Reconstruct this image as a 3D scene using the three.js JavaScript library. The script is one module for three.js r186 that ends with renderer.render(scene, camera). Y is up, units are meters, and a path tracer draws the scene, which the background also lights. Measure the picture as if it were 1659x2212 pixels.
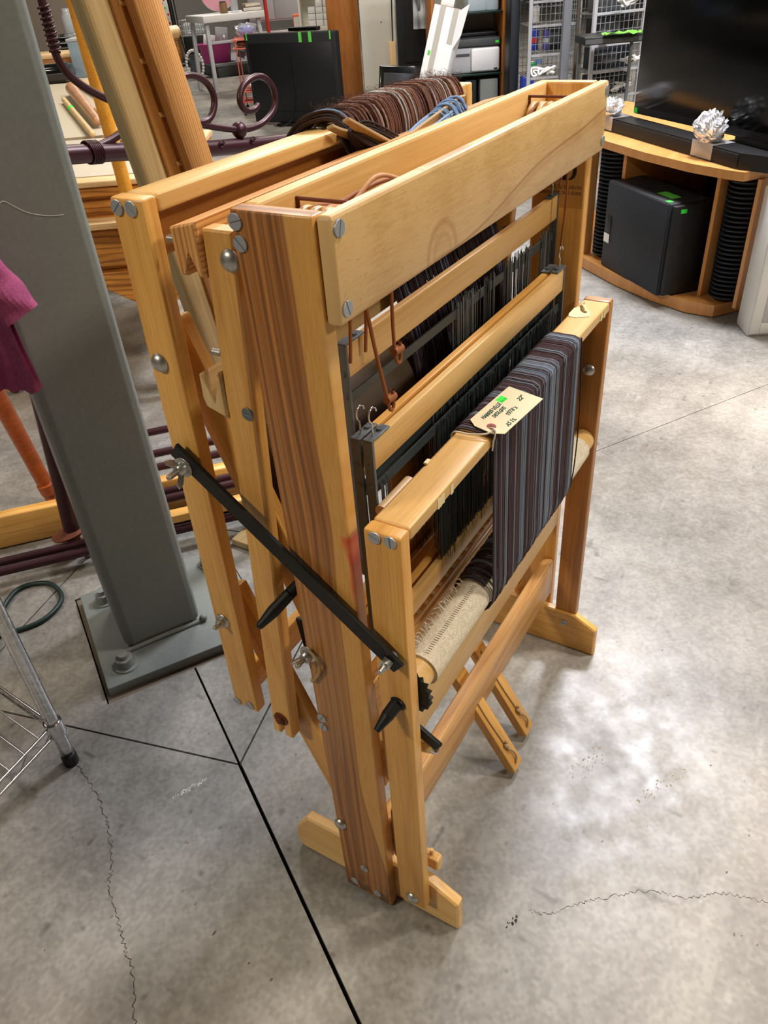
import * as THREE from 'three';
import { RoundedBoxGeometry } from 'three/addons/geometries/RoundedBoxGeometry.js';
import { mergeGeometries, toCreasedNormals } from 'three/addons/utils/BufferGeometryUtils.js';
import { RectAreaLightUniformsLib } from 'three/addons/lights/RectAreaLightUniformsLib.js';

// ------------------------------------------------------------------ camera, exposure, lights
const renderer = new THREE.WebGLRenderer({ antialias: true });
renderer.toneMapping = THREE.LinearToneMapping;
renderer.toneMappingExposure = 0.58;
renderer.shadowMap.enabled = true;
RectAreaLightUniformsLib.init();
const scene = new THREE.Scene();
scene.background = new THREE.Color(0x0b0b0c);
const camera = new THREE.PerspectiveCamera(67.43, 1659 / 2212, 0.05, 60);
const EYE = new THREE.Vector3(-0.4995, 1.2274, 0.657);
camera.position.copy(EYE);
camera.up.set(0.5326, 0.8076, -0.2531);
camera.lookAt(EYE.clone().add(new THREE.Vector3(0.6778, -0.5863, -0.4436)));
scene.add(camera);

// ceiling lights: [x, z, width, depth, intensity, tint, height if it hangs lower]; each is a glowing diffuser and an area light just below it
const CEILING = 4.6;
const TROFFERS = [
  [2.75, 0.15, 0.5, 0.55, 300, 0xf3f5ff, 3.1], [1.7, 1.7, 0.4, 0.5, 295, 0xfff3e4], [-3.8, -2.2, 0.6, 0.9, 240, 0xffefd8], [0.6, 5.4, 0.9, 1.2, 120, 0xffefd8],
  [0.6, -4.4, 0.9, 1.2, 14], [4.1, -2.7, 0.9, 1.2, 84], [9.2, -3.2, 0.9, 1.2, 76], [9.6, -8.6, 0.9, 1.2, 100], [6.6, 1.6, 0.9, 1.2, 40],
];
const LAMP = 0xfff6ea;

// ------------------------------------------------------------------ helpers
function rng(seed) { let a = seed >>> 0; return () => { a = (a + 0x6D2B79F5) | 0; let t = Math.imul(a ^ (a >>> 15), 1 | a); t = (t + Math.imul(t ^ (t >>> 7), 61 | t)) ^ t; return ((t ^ (t >>> 14)) >>> 0) / 4294967296; }; }
const R = rng(7);
const rr = (a, b) => a + (b - a) * R();
const V = (x, y, z) => new THREE.Vector3(x, y, z);
const lerp = (a, b, t) => a + (b - a) * t, clamp = (x, a = 0, b = 1) => Math.min(b, Math.max(a, x));
const smooth = (a, b, x) => { const t = clamp((x - a) / (b - a)); return t * t * (3 - 2 * t); };
function hash(x, y, s) { let h = Math.imul(x | 0, 374761393) + Math.imul(y | 0, 668265263) + Math.imul(s | 0, 1274126177); h = Math.imul(h ^ (h >>> 13), 1274126177); return ((h ^ (h >>> 16)) >>> 0) / 4294967296; }
function vn(x, y, px, py, s) {                                       // value noise that wraps after px, py cells
  const xi = Math.floor(x), yi = Math.floor(y), fx = x - xi, fy = y - yi, u = fx * fx * (3 - 2 * fx), v = fy * fy * (3 - 2 * fy);
  const m = (a, n) => ((a % n) + n) % n, x0 = m(xi, px), x1 = m(xi + 1, px), y0 = m(yi, py), y1 = m(yi + 1, py);
  return lerp(lerp(hash(x0, y0, s), hash(x1, y0, s), u), lerp(hash(x0, y1, s), hash(x1, y1, s), u), v);
}
function fbm(u, v, fx, fy, s, oct = 4) { let a = 0, w = 0.5, t = 0; for (let o = 0; o < oct; o++) { a += w * vn(u * fx, v * fy, fx, fy, s + o * 17); t += w; w *= 0.5; fx *= 2; fy *= 2; } return a / t; }
function tex(w, h, f, srgb = true, rx = 1, ry = 1) {                 // f(u, v) -> [r, g, b] 0..255
  const d = new Uint8Array(w * h * 4);
  for (let j = 0; j < h; j++) for (let i = 0; i < w; i++) { const c = f(i / w, j / h), k = (j * w + i) * 4; d[k] = clamp(c[0], 0, 255); d[k + 1] = clamp(c[1], 0, 255); d[k + 2] = clamp(c[2], 0, 255); d[k + 3] = 255; }
  const t = new THREE.DataTexture(d, w, h); t.wrapS = t.wrapT = THREE.RepeatWrapping; t.magFilter = THREE.LinearFilter; t.minFilter = THREE.LinearMipmapLinearFilter; t.generateMipmaps = true;
  if (srgb) t.colorSpace = THREE.SRGBColorSpace; t.repeat.set(rx, ry); t.needsUpdate = true; return t;
}
const mixc = (a, b, t) => [lerp(a[0], b[0], t), lerp(a[1], b[1], t), lerp(a[2], b[2], t)];
// wood: u runs 1 m along the grain, v 0.25 m across
function woodTex(seed, base, dark, o = {}) {
  const { wander = 1, rings = 9, streak = 0.5, fleck = 0.35, w = 1024, h = 512 } = o;
  return tex(w, h, (u, v) => {
    const warp = (fbm(u, v, 3, 3, seed, 3) * 1.1 + fbm(u, v, 2, 6, seed + 5, 2) * 0.7) * wander;
    const ring = Math.abs((((v * rings + warp * 2.2) % 1) + 1) % 1 - 0.5) * 2;
    const fine = fbm(u, v, 12, 160, seed + 9, 3), fl = vn(u * 70, v * 220, 70, 220, seed + 3);
    let t = streak * Math.pow(ring, 3) * 0.75 + (fine - 0.5) * 0.7 + (fbm(u, v, 3, 8, seed + 21, 3) - 0.45) * 0.6;
    if (fl > 0.82) t += fleck * (fl - 0.82) * 4;
    return mixc(base, dark, clamp(t, -0.25, 1));
  }, true, 1, 4);
}
const std = (o) => new THREE.MeshStandardMaterial(o);
const phys = (o) => new THREE.MeshPhysicalMaterial(o);
const plain = (c, roughness = 0.6, metalness = 0, o = {}) => std({ color: c, roughness, metalness, ...o });
function wood(seed, base, dark, o = {}, rough = 0.42) { const t = woodTex(seed, base, dark, o); return phys({ map: t, roughness: rough, clearcoat: o.coat ?? 0.25, clearcoatRoughness: 0.35 }); }

let PULLEY;
const bases = new Map();                                             // root -> offset of its base, so shapes can be given where they stand
const used = new Map();
function numbered(n) { const k = used.get(n) ?? 0; used.set(n, k + 1); return k ? `${n}_${String(k).padStart(3, '0')}` : n; }
function thing(name, label, category, pos = [0, 0, 0], group, turn = 0, local = false) {
  const o = new THREE.Group(); o.name = numbered(name); o.position.set(...pos); o.rotation.y = turn; scene.add(o);
  o.userData = { label, category }; if (group) o.userData.group = group;
  bases.set(o, local ? V(0, 0, 0) : V(...pos)); return o;
}
const rootOf = (o) => { while (!bases.has(o)) o = o.parent; return bases.get(o); };
function fin(m) { m.castShadow = m.receiveShadow = true; return m; }
function part(parent, name, geo, mat, ud) {                          // geometry given in world (or the root's own) coordinates
  const g = geo.clone(), b = rootOf(parent); g.translate(-b.x, -b.y, -b.z);
  const m = fin(new THREE.Mesh(g, mat)); m.name = name; if (ud) Object.assign(m.userData, ud); parent.add(m); return m;
}
function put(parent, name, geo, mat, pos, quat, ud) {                // shared geometry set at a place
  const m = fin(new THREE.Mesh(geo, mat)); m.name = name; m.position.set(...pos).sub(rootOf(parent)); if (quat) m.quaternion.copy(quat); if (ud) Object.assign(m.userData, ud); parent.add(m); return m;
}
function solo(name, label, category, geo, mat, group, ud) {          // a thing that is one mesh; its origin is put at its base
  geo.computeBoundingBox(); const b = geo.boundingBox, c = V((b.min.x + b.max.x) / 2, b.min.y, (b.min.z + b.max.z) / 2);
  geo.translate(-c.x, -c.y, -c.z); const m = fin(new THREE.Mesh(geo, mat)); m.name = numbered(name); m.position.copy(c); scene.add(m);
  m.userData = { label, category, ...ud }; if (group) m.userData.group = group; bases.set(m, c); return m;
}
function struct(name, geo, mat, parent = scene) { const m = fin(new THREE.Mesh(geo, mat)); m.name = name; parent.add(m); if (parent === scene) { m.userData.kind = 'structure'; bases.set(m, V(0, 0, 0)); } return m; }
const merge = (list) => mergeGeometries(list.map((g) => { const n = g.index ? g.toNonIndexed() : g.clone(); for (const k of Object.keys(n.attributes)) if (!['position', 'normal', 'uv'].includes(k)) n.deleteAttribute(k); return n; }));
function uvBox(g, grain, off = [rr(0, 1), rr(0, 1)]) {               // box-projected uv in metres with the grain along one axis
  if (g.index) g = g.toNonIndexed();
  const p = g.attributes.position, uv = new Float32Array(p.count * 2), a = V(), b = V(), c = V(), n = V();
  for (let i = 0; i < p.count; i += 3) {
    a.fromBufferAttribute(p, i); b.fromBufferAttribute(p, i + 1); c.fromBufferAttribute(p, i + 2); n.copy(b).sub(a).cross(c.sub(a));
    const m = [Math.abs(n.x), Math.abs(n.y), Math.abs(n.z)], ax = m.indexOf(Math.max(...m)), rest = [0, 1, 2].filter((k) => k !== ax);
    let [ua, va] = rest; if (va === grain) [ua, va] = [va, ua];
    const s = ax === grain ? 0.06 : 1;
    for (let k = 0; k < 3; k++) { const q = [p.getX(i + k), p.getY(i + k), p.getZ(i + k)]; uv[(i + k) * 2] = q[ua] * s + off[0]; uv[(i + k) * 2 + 1] = q[va] + off[1]; }
  }
  g.setAttribute('uv', new THREE.BufferAttribute(uv, 2)); return g;
}
function bx(x0, x1, y0, y1, z0, z1, r = 0.002, grain) {              // box between limits with eased edges
  const w = x1 - x0, h = y1 - y0, d = z1 - z0; let g;
  const m = Math.min(w, h, d); r = Math.min(r, m * 0.45);
  g = r > 0 ? new RoundedBoxGeometry(w, h, d, 1, r) : new THREE.BoxGeometry(w, h, d);
  if (r > 0) g = toCreasedNormals(g, 0.9);
  const s = [w, h, d]; g.translate((x0 + x1) / 2, (y0 + y1) / 2, (z0 + z1) / 2);
  return uvBox(g, grain ?? s.indexOf(Math.max(...s)));
}
function beam(p0, p1, w, t, side = V(0, 0, 1), r = 0.002) {          // board from p0 to p1; w is measured along side, t across
  const a = V(...p0), b = V(...p1), x = b.clone().sub(a), L = x.length(); x.normalize();
  const z = x.clone().cross(side).normalize(), y = z.clone().cross(x).normalize();
  const g = bx(0, L, -w / 2, w / 2, -t / 2, t / 2, r, 0); g.applyMatrix4(new THREE.Matrix4().makeBasis(x, y, z).setPosition(a)); return g;
}
function rod(p0, p1, r0, r1 = r0, seg = 12) { const a = V(...p0), b = V(...p1), d = b.clone().sub(a), g = new THREE.CylinderGeometry(r1, r0, d.length(), seg, 1); g.translate(0, d.length() / 2, 0); g.applyQuaternion(new THREE.Quaternion().setFromUnitVectors(V(0, 1, 0), d.normalize())); g.translate(a.x, a.y, a.z); return g.toNonIndexed(); }
function tube(pts, r, seg = 24, rad = 6, closed = false) { const c = new THREE.CatmullRomCurve3(pts.map((p) => V(...p)), closed, 'centripetal'); return new THREE.TubeGeometry(c, seg, r, rad, closed).toNonIndexed(); }
function ball(p, r, sx = 1, sy = 1, sz = 1, s = 12) { const g = new THREE.SphereGeometry(r, s, Math.max(6, s * 0.7 | 0)); g.scale(sx, sy, sz); g.translate(...p); return g.toNonIndexed(); }
function lathe(prof, seg = 24) { return new THREE.LatheGeometry(prof.map(([x, y]) => new THREE.Vector2(x, y)), seg).toNonIndexed(); }
function poly(pts, depth, bevel = 0) {                               // outline in the xy plane, thickness along +z
  const s = new THREE.Shape(pts.map(([x, y]) => new THREE.Vector2(x, y)));
  return new THREE.ExtrudeGeometry(s, { depth: depth - 2 * bevel, bevelEnabled: bevel > 0, bevelSize: bevel, bevelThickness: bevel, bevelSegments: 1, bevelOffset: -bevel }).translate(0, 0, bevel);
}
const flat = (pts, y0, h) => { const g = poly(pts.map(([x, z]) => [x, -z]), h); g.rotateX(-Math.PI / 2); g.translate(0, y0, 0); return g; };   // outline in xz, thickness up
function canvasTex(w, h, draw) { const c = document.createElement('canvas'); c.width = w; c.height = h; const k = c.getContext('2d'); draw(k, w, h); const t = new THREE.CanvasTexture(c); t.colorSpace = THREE.SRGBColorSpace; return t; }
// the aisle frame: D metres ahead of the camera, s metres to its right, y up
const FH = V(0.83672, 0, -0.54763), RH = V(0.54763, 0, 0.83672), AISLE = -Math.atan2(0.83672, 0.54763);
const at = (D, s, y = 0) => [EYE.x + FH.x * D + RH.x * s, y, EYE.z + FH.z * D + RH.z * s];
const away = (name, label, category, D, s, y = 0, turn = 0, group) => thing(name, label, category, at(D, s, y), group, AISLE + turn, true);   // local +x is right, +z towards the camera

// ------------------------------------------------------------------ materials
const M = {
  maple: wood(11, [222, 168, 86], [182, 120, 48], { rings: 6, streak: 0.42 }),
  maplePale: wood(23, [228, 186, 118], [200, 148, 78], { rings: 5, streak: 0.35 }),
  maplePink: wood(29, [190, 142, 104], [150, 104, 70], { rings: 7, streak: 0.4 }),
  rail: wood(31, [212, 164, 104], [166, 112, 60], { rings: 7, streak: 0.6 }),
  deep: wood(37, [182, 122, 54], [130, 78, 28], { rings: 5, streak: 0.4 }),
  pine: wood(41, [214, 156, 88], [158, 92, 36], { rings: 46, streak: 1.1, fleck: 0.1, wander: 1.6, h: 1024 }, 0.6),
  pinePale: wood(43, [206, 176, 124], [168, 134, 82], { rings: 5, streak: 0.5, fleck: 0.1 }, 0.6),
  oak: wood(47, [206, 140, 56], [104, 58, 18], { rings: 12, streak: 0.9 }, 0.4),
  oakPale: wood(53, [224, 190, 140], [184, 140, 88], { rings: 8, streak: 0.4 }, 0.4),
  laminate: wood(59, [206, 146, 82], [180, 116, 58], { rings: 3, streak: 0.25, fleck: 0.15 }, 0.4),
  cherry: wood(61, [166, 102, 40], [124, 70, 24], { rings: 4, streak: 0.4 }, 0.4),
  dowelOrange: wood(67, [216, 148, 44], [182, 112, 26], { rings: 3, streak: 0.3 }, 0.4),
  zinc: plain(0xb9bab6, 0.36, 0.9), zincDull: plain(0xa9afb6, 0.45, 0.45), chrome: plain(0xd8dade, 0.14, 1),
  iron: plain(0x1b1c1d, 0.52, 0.4), steel: plain(0x6c7478, 0.45, 0.5), steelDark: plain(0x4a5458, 0.45, 0.5), rust: plain(0x6e3a24, 0.75, 0.2),
  bedMetal: plain(0x3c1c22, 0.38, 0.35), leather: plain(0x96592c, 0.7), leatherPale: plain(0xc8946a, 0.7), cord: plain(0xb39a72, 0.95), string: plain(0xe9e4d8, 0.9),
  black: plain(0x0c0d0f, 0.5), blackGloss: phys({ color: 0x060708, roughness: 0.18, clearcoat: 0.6, clearcoatRoughness: 0.1 }), blackSoft: plain(0x131518, 0.7), navy: plain(0x151b24, 0.62),
  screen: phys({ color: 0x050608, roughness: 0.16, specularIntensity: 0.35 }), screenMatte: plain(0x121316, 0.4),
  white: plain(0xe6e6e4, 0.6), whiteWarm: plain(0xdcd8cb, 0.6), greyLight: plain(0xb8b9bd, 0.55), grey: plain(0x85888c, 0.55), greyDark: plain(0x4a4d4e, 0.6),
  green: plain(0x5fd04c, 0.7), greenNeon: plain(0x38ee42, 0.75), pink: plain(0xc0408c, 0.5), red: plain(0xc02a22, 0.5), salmon: plain(0xe0705c, 0.5), orange: plain(0xd8641c, 0.5), yellow: plain(0xe0ae34, 0.6), blue: plain(0x2440b4, 0.5), blueCloth: plain(0x5a78b0, 0.9), pinkPale: plain(0xe8a4b4, 0.6), tapePaper: plain(0xe6d9a8, 0.85), kraft: plain(0x8a6e4c, 0.9), kraftDark: plain(0x4e4032, 0.9), tan: plain(0xb09468, 0.8),
  glass: phys({ color: 0xe8f4f0, roughness: 0.05, transmission: 0.92, thickness: 0, ior: 1.5 }), film: phys({ color: 0xf2f5f8, roughness: 0.14, transmission: 0.7, thickness: 0 }), frosted: phys({ color: 0xdfe8ee, roughness: 0.4, transmission: 0.5, thickness: 0 }),
};
// ------------------------------------------------------------------ the room
const concrete = (() => {
  const N = 1536, cmap = tex(N, N, (u, v) => {
    const big = fbm(u, v, 4, 4, 101, 4), mid = fbm(u, v, 14, 11, 111, 4), fine = vn(u * 420, v * 420, 420, 420, 121), gr = vn(u * 150, v * 150, 150, 150, 127), st = fbm(u + mid * 0.05, v, 6, 40, 131, 3);
    let k = 134 + (big - 0.5) * 58 + (mid - 0.5) * 50 + (fine - 0.5) * 22 + (gr - 0.5) * 12 + (st - 0.5) * 22;
    const sp = vn(u * 90, v * 90, 90, 90, 141); if (sp > 0.93) k -= (sp - 0.93) * 500;
    const sp2 = vn(u * 60, v * 75, 60, 75, 151); if (sp2 > 0.95) k += (sp2 - 0.95) * 380;
    const w = (fbm(u, v, 3, 3, 161, 2) - 0.5) * 12;
    return [k + 4 + w, k, k - 7 - w];
  }, true, 1 / 2.4, 1 / 2.4);
  const rmap = tex(512, 512, (u, v) => { const k = 102 + (fbm(u, v, 5, 5, 171, 3) - 0.5) * 30 + (fbm(u, v, 70, 70, 177, 3) - 0.5) * 80; return [k, k, k]; }, false, 1 / 2.4, 1 / 2.4);
  const bmap = tex(512, 512, (u, v) => { const k = 128 + (fbm(u, v, 60, 60, 181, 3) - 0.5) * 200; return [k, k, k]; }, false, 1 / 1.2, 1 / 1.2);
  return std({ map: cmap, roughnessMap: rmap, roughness: 1, bumpMap: bmap, bumpScale: 0.00035 });
})();
const d1 = [-0.516, 0.857], d4 = [0.861, 0.509], colC = [0.342, -0.515], half = 0.474;
const onF = (a, b) => [colC[0] + d1[0] * a + d4[0] * b, colC[1] + d1[1] * a + d4[1] * b];   // a towards the camera, b to the right
{
  const floor = struct('floor', flat([onF(-17, -9), onF(9, -9), onF(9, 17), onF(-17, 17)], -0.14, 0.122), plain(0x1c1a18, 0.95));
  const slab = (pts) => { const m = struct('concrete_slab', flat(pts, -0.02, 0.02), concrete, floor); const p = m.geometry.attributes.position, uv = m.geometry.attributes.uv; for (let i = 0; i < p.count; i++) uv.setXY(i, p.getX(i), p.getZ(i)); return m; };
  const g = 0.0032, t = 0.0012, h = half, E = 9, F = 17;
  // the square block round the column is cut from the corners of four large slabs; g is the saw cut, t the hairline joint
  slab([onF(h + g, g), onF(E, g), onF(E, F), onF(t, F), onF(t, h + g)]);
  slab([onF(h + g, -g), onF(t, -h - g), onF(t, -9), onF(E, -9), onF(E, -g)]);
  slab([onF(-h - g, t), onF(-t, h + g), onF(-t, F), onF(-17, F), onF(-17, t)]);
  slab([onF(-h - g, -t), onF(-17, -t), onF(-17, -9), onF(-t, -9), onF(-t, -h - g)]);
  const k = h - 0.0012; slab([onF(k, -g * 0.7), onF(0.19, -g * 0.7), onF(0.19, -0.19), onF(-0.19, -0.19), onF(0, -k)]);
  slab([onF(k, g * 0.7), onF(0, k), onF(-0.19, 0.19), onF(0.19, 0.19), onF(0.19, g * 0.7)]);
  slab([onF(0, k), onF(-k, 0), onF(0, -k), onF(-0.19, -0.19), onF(-0.19, 0.19)]);
  struct('grout_pad', flat([onF(0.187, -0.187), onF(0.187, 0.187), onF(-0.187, 0.187), onF(-0.187, -0.187)], -0.02, 0.017), std({ color: 0x6d6153, roughness: 0.95 }), floor);
  // narrow wandering cracks, as thin inlays
  const crack = (pts, w, seed) => {
    const q = rng(seed), c = new THREE.CatmullRomCurve3(pts.map(([x, z]) => V(x, 0, z))), n = 150, L = [], Rt = [];
    for (let i = 0; i <= n; i++) { const p = c.getPoint(i / n), tg = c.getTangent(i / n), j = (q() - 0.5) * 0.007, ww = w * (0.3 + q()); const nx = -tg.z, nz = tg.x; L.push([p.x + nx * (j + ww), p.z + nz * (j + ww)]); Rt.push([p.x + nx * (j - ww), p.z + nz * (j - ww)]); }
    struct('crack', flat([...L, ...Rt.reverse()], -0.001, 0.00125), plain(0x4a3f35, 0.95), floor);
  };
  crack([[-0.03, -0.43], [-0.052, -0.394], [-0.074, -0.325], [-0.108, -0.252], [-0.135, -0.213], [-0.169, -0.172], [-0.198, -0.147], [-0.226, -0.099], [-0.256, -0.049], [-0.275, -0.014], [-0.324, 0.041], [-0.4, 0.12]], 0.0009, 5);
  crack([[0.1, 0.475], [0.108, 0.503], [0.152, 0.547], [0.177, 0.576], [0.219, 0.63], [0.235, 0.683], [0.27, 0.731], [0.288, 0.795], [0.33, 0.9]], 0.0005, 6);
  const stain = (x, z, rx, rz, turn, n, size, mat, seed) => {       // scattered flakes of dirt, each with its own ragged outline
    const q = rng(seed), gs = [];
    for (let i = 0; i < n; i++) { const a = q() * 6.283, d = Math.sqrt(q()) , px = Math.cos(a) * d * rx, pz = Math.sin(a) * d * rz, s = size * (0.25 + q()); const o = []; const m = 7; for (let j = 0; j < m; j++) { const b = j / m * 6.283, r = s * (0.4 + q()); o.push([x + px * Math.cos(turn) - pz * Math.sin(turn) + Math.cos(b) * r, z + px * Math.sin(turn) + pz * Math.cos(turn) + Math.sin(b) * r * 0.6]); } gs.push(flat(o, -0.001, 0.00118)); }
    struct('floor_marks', merge(gs), mat, floor).userData.kind = 'stuff';
  };
  stain(0.012, -0.155, 0.04, 0.004, 0.45, 60, 0.0022, plain(0xd8d4cc, 0.9), 71);
  stain(0.4, 0.47, 0.05, 0.02, 0.3, 60, 0.0022, plain(0x9c9284, 0.9), 72);
  stain(0.42, 0.6, 0.06, 0.012, 0.5, 70, 0.0022, plain(0xa0957f, 0.9), 73);
  stain(0.07, 0.46, 0.012, 0.004, 0.4, 8, 0.003, plain(0x2a2725, 0.9), 74);
  stain(0.1, -0.02, 0.45, 0.3, 0.2, 60, 0.0028, plain(0x6f665b, 0.9), 75);
  stain(0.55, 0.75, 0.4, 0.4, 0.2, 60, 0.0022, plain(0x77706a, 0.9), 76);
  stain(-0.12, -0.2, 0.2, 0.16, 0.8, 40, 0.003, plain(0x867b6c, 0.9), 77);
}
{
  const wallM = plain(0x8c8a84, 0.85), T = 0.2;
  const quad = (a0, a1, b0, b1, y0, y1) => { const g = flat([onF(a0, b0), onF(a1, b0), onF(a1, b1), onF(a0, b1)], y0, y1 - y0); return g; };
  struct('wall_left', quad(-17 - T, -17, -9 - T, 17 + T, -0.14, CEILING + T), wallM); struct('wall_right', quad(9, 9 + T, -9 - T, 17 + T, -0.14, CEILING + T), wallM);
  struct('wall_back', quad(-17, 9, 17, 17 + T, -0.14, CEILING + T), wallM); struct('wall_front', quad(-17, 9, -9 - T, -9, -0.14, CEILING + T), wallM);
  struct('ceiling', quad(-17, 9, -9, 17, CEILING, CEILING + T), plain(0x6a6a68, 0.9));
  TROFFERS.forEach(([x, z, w, d, e, tint = LAMP, H = CEILING], i) => {
    const L = thing('ceiling_light', `ceiling light panel above ${['the floor between loom and television stand, the strongest', 'the open floor right of the loom', 'the wire shelf and clothes rail', 'the place where the photographer stands', 'the oak desk and metal bed', 'the aisle before the white partition and floor television', 'the far aisle near the orange box', 'the far displays and pink tub', 'the wire shelving and printer cabinet'][i]}`, 'light', [x, H - 0.05, z], 'ceiling lights above the shop');
    part(L, 'housing', bx(x - w / 2 - 0.03, x + w / 2 + 0.03, H - 0.045, H - 0.002, z - d / 2 - 0.03, z + d / 2 + 0.03, 0.004), M.white); if (H < CEILING) for (const s of [-1, 1]) part(L, 'hanger_rod', rod([x + s * w * 0.4, H - 0.002, z], [x + s * w * 0.4, CEILING, z], 0.006), M.steel);
    part(L, 'diffuser', bx(x - w / 2, x + w / 2, H - 0.05, H - 0.046, z - d / 2, z + d / 2, 0), std({ color: 0x000000, emissive: tint, emissiveIntensity: 3 }));
    const a = new THREE.RectAreaLight(tint, e, w, d); a.position.set(x, H - 0.056, z); a.lookAt(x, 0, z); a.name = numbered('troffer_lamp'); scene.add(a);
  });
}
// steel column on a bolted base plate
{
  const paint = (() => { const t = tex(512, 512, (u, v) => { const k = (fbm(u, v, 7, 7, 203, 5) - 0.5) * 10 + (vn(u * 200, v * 200, 200, 200, 207) - 0.5) * 6; return [122 + k, 128 + k, 124 + k]; }); return std({ map: t, roughness: 0.48 }); })();
  const e1 = V(0.873, 0, 0.487), e2 = V(0.487, 0, -0.873), c = V(0.276 + 0.487 * 0.083, 0, -0.464 - 0.873 * 0.083);
  const col = thing('steel_column', 'grey painted square steel column on a bolted floor plate', 'column', [c.x, 0, c.z]);
  const place = (g) => g.applyMatrix4(new THREE.Matrix4().makeBasis(e1, V(0, 1, 0), e2.clone().negate()).setPosition(c));
  part(col, 'tube', place(uvBox(toCreasedNormals(new RoundedBoxGeometry(0.172, CEILING - 0.02, 0.172, 4, 0.02), 0.6).translate(0, CEILING / 2 + 0.01, 0), 1)), paint);
  const p1 = V(0.85, 0, 0.527), p2 = V(0.527, 0, -0.85), pc = V(0.099 + 0.85 * 0.18 + 0.527 * 0.17, 0, -0.46 + 0.527 * 0.18 - 0.85 * 0.17);
  const pl = (g) => g.applyMatrix4(new THREE.Matrix4().makeBasis(p1, V(0, 1, 0), p2.clone().negate()).setPosition(pc));
  part(col, 'base_plate', pl(bx(-0.18, 0.18, -0.003, 0.022, -0.17, 0.17, 0.002)), paint);
  const weld = tube([[-0.088, 0.024, 0.088], [0, 0.026, 0.0885], [0.089, 0.024, 0.088]], 0.006, 20, 6); part(col, 'weld_bead', place(merge([weld, ball([0.09, 0.03, 0.088], 0.009)])), paint);
  for (const [x, z] of [[-0.13, 0.12], [0.13, 0.12], [-0.13, -0.12], [0.13, -0.12]]) {
    const hex = new THREE.CylinderGeometry(0.02, 0.021, 0.02, 6).toNonIndexed().translate(x, 0.035, z);
    part(col, 'anchor_bolt', pl(merge([new THREE.CylinderGeometry(0.027, 0.028, 0.004, 20).toNonIndexed().translate(x, 0.0235, z), hex, new THREE.CylinderGeometry(0.011, 0.011, 0.012, 14).toNonIndexed().translate(x, 0.05, z)])), paint);
  }
  part(col, 'scratch', place(tube([[-0.045, 0.955, 0.0862], [-0.03, 0.963, 0.0862], [-0.02, 0.955, 0.0862], [0.0, 0.94, 0.0862], [0.03, 0.93, 0.0862], [0.05, 0.928, 0.0862]], 0.0007, 20, 4)), plain(0xb8bab0, 0.9));
}

// ------------------------------------------------------------------ the loom
const X1 = 0.706, FX = 0.686;                                         // far faces of the castle and of the front frame
const loom = thing('floor_loom', 'folded wooden floor loom with a striped blue and brown warp', 'loom', [0.343, 0, 0.24]);
const scr = (() => {                                                 // slotted screw head, axis +z
  const seg = (s) => { const a = new THREE.Shape(); const r = 0.0068, g = 0.0008, t = Math.asin(g / r); a.absarc(0, 0, r, s > 0 ? t : Math.PI + t, s > 0 ? Math.PI - t : 2 * Math.PI - t, false); return new THREE.ExtrudeGeometry(a, { depth: 0.0012, bevelEnabled: true, bevelSize: 0.0003, bevelThickness: 0.0003, bevelSegments: 1, curveSegments: 14 }); };
  return merge([seg(1), seg(-1), new THREE.CylinderGeometry(0.0066, 0.0066, 0.0006, 20).rotateX(Math.PI / 2)]);
})();
const dome = lathe([[0.0105, 0], [0.0105, 0.001], [0.0085, 0.004], [0.005, 0.006], [0.00001, 0.0068]], 24).rotateX(Math.PI / 2);
const QX = new THREE.Quaternion().setFromUnitVectors(V(0, 0, 1), V(-1, 0, 0)), QXf = new THREE.Quaternion().setFromUnitVectors(V(0, 0, 1), V(1, 0, 0));
const spin = (a, q) => q.clone().multiply(new THREE.Quaternion().setFromAxisAngle(V(0, 0, 1), a));
const screw = (par, pos, q = QX, a = rr(0, 3)) => put(par, 'screw', scr, M.zincDull, pos, spin(a, q));
const thread = (n, r, L) => { const p = [[0.00001, 0]]; const k = Math.round(L / 0.0012); for (let i = 0; i <= k; i++) p.push([r * (i % 2 ? 1 : 0.8), i * L / k]); p.push([r * 0.7, L + 0.001], [0.00001, L + 0.001]); return lathe(p, 12).rotateX(Math.PI / 2); };
const wing = merge([lathe([[0.012, 0], [0.012, 0.0015], [0.00001, 0.0015]], 20).rotateX(Math.PI / 2), lathe([[0.008, 0.0015], [0.0065, 0.01], [0.0001, 0.01]], 16).rotateX(Math.PI / 2), thread(1, 0.0036, 0.024), ...[1, -1].map((s) => { const g = poly([[s * 0.004, 0.002], [s * 0.016, 0.011], [s * 0.018, 0.018], [s * 0.013, 0.019], [s * 0.004, 0.01]].slice()[s > 0 ? 'slice' : 'reverse'](), 0.0025, 0.0006); g.rotateX(Math.PI / 2); return g.translate(0, 0.00125, 0); })]);
const hexNut = merge([new THREE.CylinderGeometry(0.0085, 0.0085, 0.007, 4).rotateX(Math.PI / 2).translate(0, 0, 0.0045), thread(1, 0.0036, 0.018)]);
const flangeBolt = merge([lathe([[0.011, 0], [0.0105, 0.002], [0.006, 0.003], [0.00001, 0.003]], 22).rotateX(Math.PI / 2), new THREE.CylinderGeometry(0.007, 0.007, 0.006, 6).rotateX(Math.PI / 2).translate(0, 0, 0.005), thread(1, 0.0035, 0.016)]);

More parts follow.
